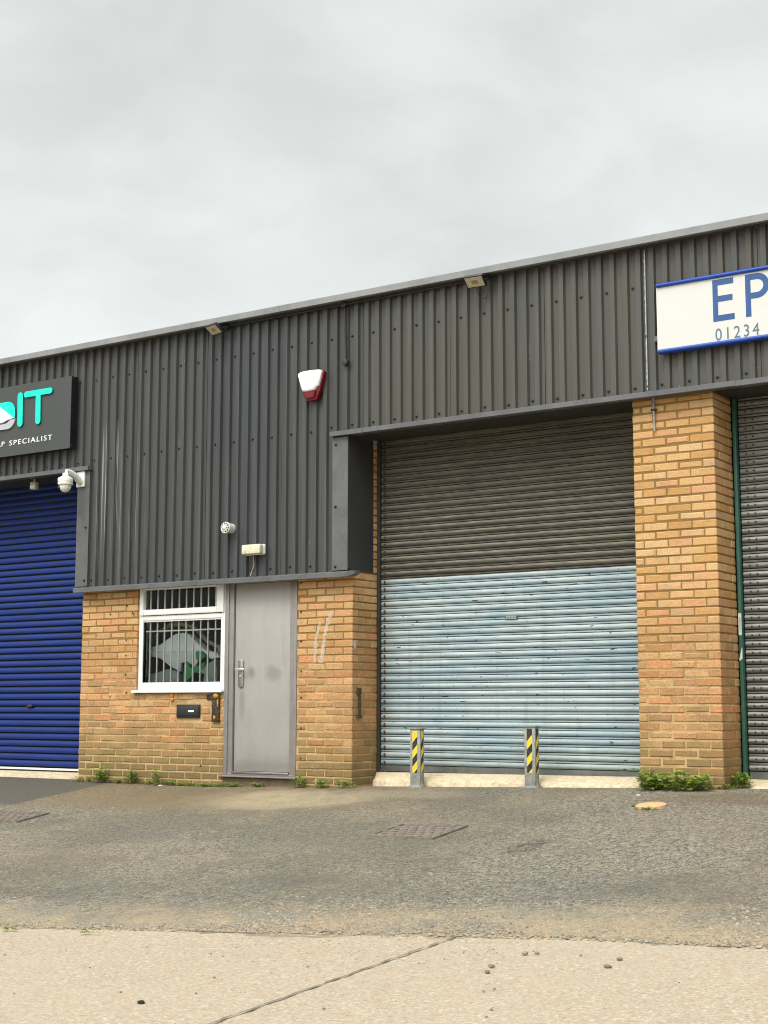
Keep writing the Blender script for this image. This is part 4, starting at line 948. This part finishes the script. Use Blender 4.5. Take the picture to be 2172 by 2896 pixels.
# ------------------------------------------------------------------ covers in the ground
def manhole(c, ux, uy, w, d, name, mat, label):
    cx, cy = c; o = thing(name, (cx, cy, gz(cx, cy)+.012), label, 'manhole cover', 'iron covers in the asphalt')
    def W(u, v, h): x = cx + ux[0]*u + uy[0]*v; y = cy + ux[1]*u + uy[1]*v; return (x, y, gz(x, y) + .0135 + h)
    def slab(m, u0, u1, v0, v1, h0, h1):
        m.add([W(u0,v0,h0),W(u1,v0,h0),W(u1,v1,h0),W(u0,v1,h0),W(u0,v0,h1),W(u1,v0,h1),W(u1,v1,h1),W(u0,v1,h1)], [(4,5,6,7),(0,1,5,4),(1,2,6,5),(2,3,7,6),(3,0,4,7)])
    m = MB(); f = .010
    for a in ((-w/2-f,w/2+f,-d/2-f,-d/2),(-w/2-f,w/2+f,d/2,d/2+f),(-w/2-f,-w/2,-d/2,d/2),(w/2,w/2+f,-d/2,d/2)): slab(m, *a, -.03, .003)
    part(m, 'frame', mat, o)
    m = MB(); slab(m, -w/2+.004, w/2-.004, -d/2+.004, d/2-.004, -.03, -.005)
    nx, ny = 7, 6
    for i in range(nx):
        for j in range(ny):
            u = -w/2 + (i+.5+(.25 if j % 2 else -.25))*w/nx; v = -d/2 + (j+.5)*d/ny; a, b = w/nx*.36, d/ny*.30
            q = [(u-a,v),(u-a*.5,v-b),(u+a*.5,v-b),(u+a,v),(u+a*.5,v+b),(u-a*.5,v+b)]
            q = [(max(-w/2+.006,min(w/2-.006,p)),r) for p, r in q]
            m.add([W(p,r,-.005) for p,r in q] + [W(p,r,.003) for p,r in q], [tuple(range(6,12))] + [(k,(k+1)%6,6+(k+1)%6,6+k) for k in range(6)])
    part(m, 'cover_plate', mat, o)
manhole((3.89,-2.06), (1,-.02), (.02,1), .59, .49, 'manhole_cover', M['cover'], 'brown iron manhole cover with a raised block pattern below the left bollard')
manhole((-.82,-1.98), (.97,.1), (-.1,.97), .62, .45, 'manhole_cover', M['coverl'], 'reddish iron cover in the asphalt at the left edge below the blue shutter')
m = MB(); cx, cy = 5.33, -.875; n = 28
rg = []
for r, h in ((.125,-.01),(.122,.014),(.10,.020),(.0,.022)):
    rg.append([(cx + r*1.0*math.cos(2*PI*i/n)*(1+.05*math.sin(3*i)), cy + r*math.sin(2*PI*i/n), gz(cx + r*math.cos(2*PI*i/n), cy + r*math.sin(2*PI*i/n)) + .012 + h) for i in range(n)])
tag(loft(rg).build('drain_cap', M['capc'], smooth=True, angle=40, loc=(cx,cy,gz(cx,cy)+.01)), 'small round sandy drain cap in the asphalt before the right brick pillar', 'drain cap')

# ------------------------------------------------------------------ plants
def leaf(m, p, d, up, L, W, mi=0):
    d = d.normalized(); s = d.cross(up); s = s.normalized() if s.length > 1e-4 else Vector((1,0,0)); nn = s.cross(d).normalized()
    a = p; b = p + d*L*.45 + s*W*.5 + nn*L*.05; c = p + d*L - nn*L*.12; e = p + d*L*.45 - s*W*.5 + nn*L*.05; mid = p + d*L*.5 - nn*L*.03
    m.add([a, b, c, e, mid], [(0,1,4),(1,2,4),(2,3,4),(3,0,4)], mi)
def plant(x, y, w, h, nst, label, seed, mats=('leaf',), size=.040, dep=.10, cat='weed', name='weed_plant', group='weeds along the foot of the wall', base=None, lean=0., noback=True):
    rnd = random.Random(seed); m = MB(); st = MB(); z0 = gz(x, y) + .012 if base is None else base
    for k in range(nst):
        px = x + rnd.uniform(-w/2, w/2); hh = h*rnd.uniform(.4, 1.0)*(1-.25*abs(px-x)/(w/2+.001))
        py = y - rnd.uniform(0, dep*.7); zb_ = gz(px, py) + .01 if base is None else base; p = Vector((px, py, zb_)); pts = [p.copy()]
        dr = Vector((rnd.uniform(-.5,.5)+lean, rnd.uniform(-.6,.12), 1.2)).normalized(); nseg = max(3, int(hh/.022))
        for i in range(nseg):
            dr = (dr + Vector((rnd.uniform(-.25,.25), rnd.uniform(-.25,.15), rnd.uniform(-.1,.12)))).normalized(); p = p + dr*hh/nseg
            if noback and p.y > y + .005 and p.y > -.01: p.y = min(p.y, y)
            pts.append(p.copy())
            for q in range(rnd.choice((2,2,3))):
                a = rnd.uniform(0, 2*PI); d = Vector((math.cos(a), math.sin(a)*.9 - .25, rnd.uniform(-.25,.55)))
                leaf(m, p + d*.006, d, Vector((rnd.uniform(-.3,.3), rnd.uniform(-.6,.1), 1)), size*rnd.uniform(.6,1.25), size*rnd.uniform(.5,.9))
        st.tube(pts, .0018, 4) if len(pts) > 2 else None
    o = thing(name, (x, y, z0), label, cat, group)
    part(m, 'leaves', M[mats[0]], o); part(st, 'stem', M['stem'], o)
    return o
plant(-1.52, -.015, .17, .24, 11, 'tallest upright green weed, at the foot of the wall left of the window', 1)
plant(-1.05, -.015, .17, .20, 10, 'bushy green weed at the foot of the wall under the window edge', 2)
plant(-.66, -.015, .10, .21, 6, 'slim pale green weed at the foot of the wall below the letterbox', 3)
plant(-1.80, -.02, .20, .07, 12, 'low yellowing weed at the wall corner by the blue shutter', 4, ('leafy',), .026)
plant(1.23, -.015, .16, .12, 9, 'small green weed at the right foot of the grey door frame', 5)
plant(1.53, -.02, .17, .085, 9, 'low green weed under the middle of the narrow brick pier', 6)
plant(1.79, -.02, .15, .08, 8, 'low green weed at the corner of the narrow brick pier beside the step', 7)
plant(5.21, -.02, .60, .18, 52, 'wide dense green weed spreading along the foot of the right brick pillar', 8, ('leaf',), .044, .15)
plant(4.965, -.02, .12, .25, 7, 'upright green weed at the left corner of the right brick pillar', 18, ('leaf',), .044, .08)
plant(5.70, .24, .16, .20, 14, 'green weed growing at the foot of the green shutter post', 9, ('leaf',), .042, .12, noback=False)
plant(5.63, .03, .20, .05, 8, 'low sparse weed on the ground at the right corner of the right pillar', 10, ('leaf',), .026, .08, noback=False)
for i, (x0, x1, hgt) in enumerate(((-1.42,-1.18,.045),(-.93,-.78,.04),(-.58,-.38,.05),(-.38,-.12,.035),(-.1,.12,.03),(.14,.46,.045),(.58,.76,.045))):
    pos = ['between the two tallest weeds', 'just right of the bushy weed', 'just right of the slim pale weed', 'under the letterbox', 'under the hasp plate', 'under the left end of the door threshold', 'under the middle of the door threshold'][i]
    plant((x0+x1)/2, -.02, x1-x0, hgt, int((x1-x0)*80)+4, 'low creeping green weed %s' % pos, 30+i, ('leaf',), .022, .06, group='low creeping weeds at the wall')
plant(5.33, -.99, .22, .022, 12, 'thin ring of moss and weed in front of the round drain cap', 50, ('leafy',), .018, .03, 'moss', 'moss_tuft', 'moss at the drain cap', noback=False)
plant(5.20, -.86, .07, .02, 8, 'tuft of moss at the left side of the round drain cap', 51, ('leafy',), .018, .03, 'moss', 'moss_tuft', 'moss at the drain cap', noback=False)
# grass tufts in the concrete edge
plant(3.02, -5.36, .14, .018, 10, 'tiny green moss tuft in the broken asphalt edge at the left', 52, ('leafy',), .016, .08, 'moss', 'moss_tuft', 'moss in the asphalt edge', noback=False)
plant(3.66, -5.33, .14, .015, 8, 'tiny green moss tuft in a crack of the sandy edge', 53, ('leafy',), .014, .07, 'moss', 'moss_tuft', 'moss in the asphalt edge', noback=False)
# dead leaf and scraps
m = MB(); rnd = random.Random(4)
for k in range(9):
    a = rnd.uniform(0, 2*PI); leaf(m, Vector((4.80+rnd.uniform(-.03,.03), .17+rnd.uniform(-.02,.02), .868+rnd.uniform(0,.025))), Vector((math.cos(a), math.sin(a), rnd.uniform(-.1,.6))), Vector((0,0,1)), .055, .03)
tag(m.build('dead_leaf', M['deadleaf'], loc=(4.80,.17,.865)), 'curled dark red dead leaf on the concrete step by the right pillar', 'leaf')
def rock(x, y, r, seed, name, mat, flat=.6):
    rnd = random.Random(seed); z = gz(x, y) + .002; n = 7; rings = []
    for j, (s, h) in enumerate(((.8,-.1),(1,.3),(.85,.75),(.4,1.0))):
        rings.append([(x + r*s*math.cos(2*PI*i/n+seed)*rnd.uniform(.75,1.2)*1.15, y + r*s*math.sin(2*PI*i/n+seed)*rnd.uniform(.75,1.2), z + r*flat*h*1.3) for i in range(n)])
    return loft(rings).build(name, mat, smooth=True, angle=45, loc=(x, y, z))
tag(rock(4.98, -.33, .018, 3, 'paper_scrap', M['litter'], .4), 'small white scrap on the asphalt before the right pillar weeds', 'scrap', 'white scraps')
tag(rock(-.59, -.09, .03, 5, 'paper_scrap', M['litter'], .25), 'small flat white scrap on the asphalt below the slim pale weed', 'scrap', 'white scraps')
big = [(6.51,-5.16,.028,'brown stone, left of a close pair on the concrete edge'),(6.56,-5.13,.021,'brown stone, right of a close pair on the concrete edge'),(7.03,-5.30,.030,'largest brown stone lying alone on the right of the concrete'),(7.0,-5.10,.024,'brown stone just behind the largest one on the right of the concrete'),
       (6.52,-5.52,.026,'upper of two brown stones near the joint on the concrete'),(6.57,-5.65,.024,'lower of two brown stones near the joint on the concrete')]
for i, (x, y, r, lb_) in enumerate(big): tag(rock(x, y, r*.58, 20+i, 'stone', M['pebble']), lb_, 'stone', 'stones on the concrete')
tag(rock(5.44, -6.81, .017, 40, 'stone', M['pebbledk'], .55), 'black stone lying alone on the left of the concrete', 'stone', 'stones on the concrete')
for i, (x, y) in enumerate(((6.13,-5.56),(6.29,-5.10),(6.78,-5.08),(6.79,-5.97),(6.77,-6.03),(6.98,-6.33),(7.03,-6.46),(7.47,-5.49),(6.17,-5.19),(6.62,-6.46),(4.67,-6.86),(3.95,-5.83),(4.52,-6.21),(3.71,-6.06),(4.87,-5.66),(5.26,-6.18),(5.36,-6.21),(5.63,-5.81),(5.54,-6.55),(6.57,-6.96),(4.36,-5.61),(5.16,-6.65),(4.82,-6.37),(6.32,-6.62))):
    tag(rock(x, y, random.uniform(.004,.008), 60+i, 'pebble', M['pebble'], .55), 'small dark pebble scattered on the pale concrete', 'pebble', 'pebbles scattered on the concrete')

# loose gravel along the edge, chippings on the asphalt: nobody could count them
def scatter(name, n, place, rmin, rmax, mat, seed, kindname):
    rnd = random.Random(seed); m = MB(); c = 0
    while c < n:
        q = place(rnd)
        if q is None: continue
        x, y = q; r = rmin + (rmax-rmin)*rnd.random()**2.2; z = gz(x, y) + (.001 if y > yb(x) else -.005); a0 = rnd.uniform(0,6); k = 5
        b = [(x + r*math.cos(a0+2*PI*i/k)*rnd.uniform(.7,1.25)*1.2, y + r*math.sin(a0+2*PI*i/k)*rnd.uniform(.7,1.25), z + r*.1) for i in range(k)]
        t = [(x + (px-x)*.6, y + (py-y)*.6, z + r*rnd.uniform(.6,.95)) for px, py, _ in b]
        m.add(b + t, [tuple(range(k,2*k))] + [(i,(i+1)%k,k+(i+1)%k,k+i) for i in range(k)]); c += 1
    tag(m.build(name, mat), kind='stuff')
def p_edge(rnd):
    x = rnd.uniform(1.8, 8.6); d = .02 + min(1.6, rnd.expovariate(3.4 - .9*math.sin(x*1.3)))
    if rnd.random() > .35 + .65*(math.sin(x*1.9)+math.sin(x*4.3+1)+2)/4: return None
    return x, yb(x) + .012 + d
def p_asph(rnd):
    x = rnd.uniform(-2.5, 8.5); y = rnd.uniform(-5.6, -.05)
    return (x, y) if y > yb(x) else None
def p_conc(rnd):
    x = rnd.uniform(2, 8.8); return x, yb(x) - rnd.random()**1.6*2.6
scatter('loose_gravel', 11000, p_edge, .003, .0105, M['gravel'], 3, '')
scatter('asphalt_chippings', 6000, p_asph, .003, .0075, M['chips'], 4, '')
scatter('concrete_grit', 2600, p_conc, .0025, .006, M['gravel'], 5, '')

# ------------------------------------------------------------------ sky, light, camera
W = bpy.data.worlds.new('World'); S.world = W; W.use_nodes = True
nt = W.node_tree; nt.nodes.clear()
def N(t, **k):
    x = nt.nodes.new(t)
    for a, v in k.items(): setattr(x, a, v)
    return x
SUN_EL, SUN_AZ = R(52), R(178)          # azimuth clockwise from +Y
sky = N('ShaderNodeTexSky'); sky.sky_type = 'NISHITA'; sky.sun_disc = False; sky.sun_elevation = SUN_EL; sky.sun_rotation = SUN_AZ; sky.air_density = 1.; sky.dust_density = 3.
sd = Vector((math.sin(SUN_AZ)*math.cos(SUN_EL), math.cos(SUN_AZ)*math.cos(SUN_EL), math.sin(SUN_EL)))
tc = N('ShaderNodeTexCoord')
def mth(op, a, b=0.):
    x = N('ShaderNodeMath', operation=op)
    for i, v in enumerate((a, b)):
        if hasattr(v, 'node'): nt.links.new(v, x.inputs[i])
        else: x.inputs[i].default_value = v
    return x.outputs[0]
def mr(v, a, b, c, d):
    x = N('ShaderNodeMapRange'); x.interpolation_type = 'SMOOTHSTEP'; nt.links.new(v, x.inputs[0])
    for i, q in enumerate((a,b,c,d)): x.inputs[i+1].default_value = q
    return x.outputs[0]
mp = N('ShaderNodeMapping'); nt.links.new(tc.outputs['Generated'], mp.inputs[0]); mp.inputs['Scale'].default_value = (1,1,1.9)
def cn_(scale, det, off):
    m2 = N('ShaderNodeMapping'); nt.links.new(mp.outputs[0], m2.inputs[0]); m2.inputs['Location'].default_value = off
    x = N('ShaderNodeTexNoise'); x.inputs['Scale'].default_value = scale; x.inputs['Detail'].default_value = det; x.inputs['Roughness'].default_value = .5; x.inputs['Distortion'].default_value = .35
    nt.links.new(m2.outputs[0], x.inputs['Vector']); return x.outputs[0]
n1 = cn_(3.4, 8, (3.1,1.7,.4)); n2 = cn_(9., 9, (8.1,2.2,5.4))
sep = N('ShaderNodeSeparateXYZ'); nt.links.new(tc.outputs['Generated'], sep.inputs[0])
dp = N('ShaderNodeVectorMath', operation='DOT_PRODUCT'); nt.links.new(tc.outputs['Generated'], dp.inputs[0]); dp.inputs[1].default_value = sd
cloud = mth('ADD', mr(n1, .34, .68, 7.8, 8.95), mr(n2, .34, .66, -.38, .42))
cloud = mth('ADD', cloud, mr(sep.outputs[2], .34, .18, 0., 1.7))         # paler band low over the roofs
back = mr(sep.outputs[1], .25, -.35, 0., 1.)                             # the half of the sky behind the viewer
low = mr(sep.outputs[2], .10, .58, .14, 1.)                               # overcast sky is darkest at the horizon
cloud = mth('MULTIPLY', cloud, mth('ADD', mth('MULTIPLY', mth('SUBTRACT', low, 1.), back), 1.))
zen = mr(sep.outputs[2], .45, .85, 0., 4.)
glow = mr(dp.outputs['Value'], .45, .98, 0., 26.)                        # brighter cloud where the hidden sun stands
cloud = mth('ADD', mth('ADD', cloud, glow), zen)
cc_ = N('ShaderNodeCombineColor')
for i, f in enumerate((.968, 1., .985)): nt.links.new(mth('MULTIPLY', cloud, f), cc_.inputs[i])
mx = N('ShaderNodeMix', data_type='RGBA'); mx.inputs[0].default_value = .95
nt.links.new(sky.outputs[0], mx.inputs[6]); nt.links.new(cc_.outputs[0], mx.inputs[7])
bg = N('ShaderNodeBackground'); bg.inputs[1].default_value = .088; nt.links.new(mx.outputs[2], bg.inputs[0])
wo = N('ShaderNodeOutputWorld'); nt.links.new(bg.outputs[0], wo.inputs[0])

sl = bpy.data.lights.new('sun', 'SUN'); sl.energy = 1.5; sl.angle = R(22); sl.color = (1, .965, .90)
so = bpy.data.objects.new('sun', sl); COL.objects.link(so); so.rotation_euler = sd.to_track_quat('Z', 'Y').to_euler(); so.location = sd*40

cam = bpy.data.cameras.new('camera'); co = bpy.data.objects.new('camera', cam); COL.objects.link(co)
cam.sensor_fit = 'VERTICAL'; cam.sensor_height = 36; cam.sensor_width = 27; cam.lens = 51.59; cam.clip_start = .05; cam.clip_end = 1000
co.matrix_world = Matrix.Translation((10.1626, -11.892, 1.5)) @ Matrix.Rotation(R(33.8287), 4, 'Z') @ Matrix.Rotation(R(90+7.6425), 4, 'X') @ Matrix.Rotation(R(.0415), 4, 'Z')
S.camera = co
S.cycles.pixel_filter_type = 'BLACKMAN_HARRIS'; S.cycles.filter_width = 1.05
S.view_settings.view_transform = 'Standard'; S.view_settings.look = 'None'; S.view_settings.gamma = 1.; S.view_settings.exposure = .16
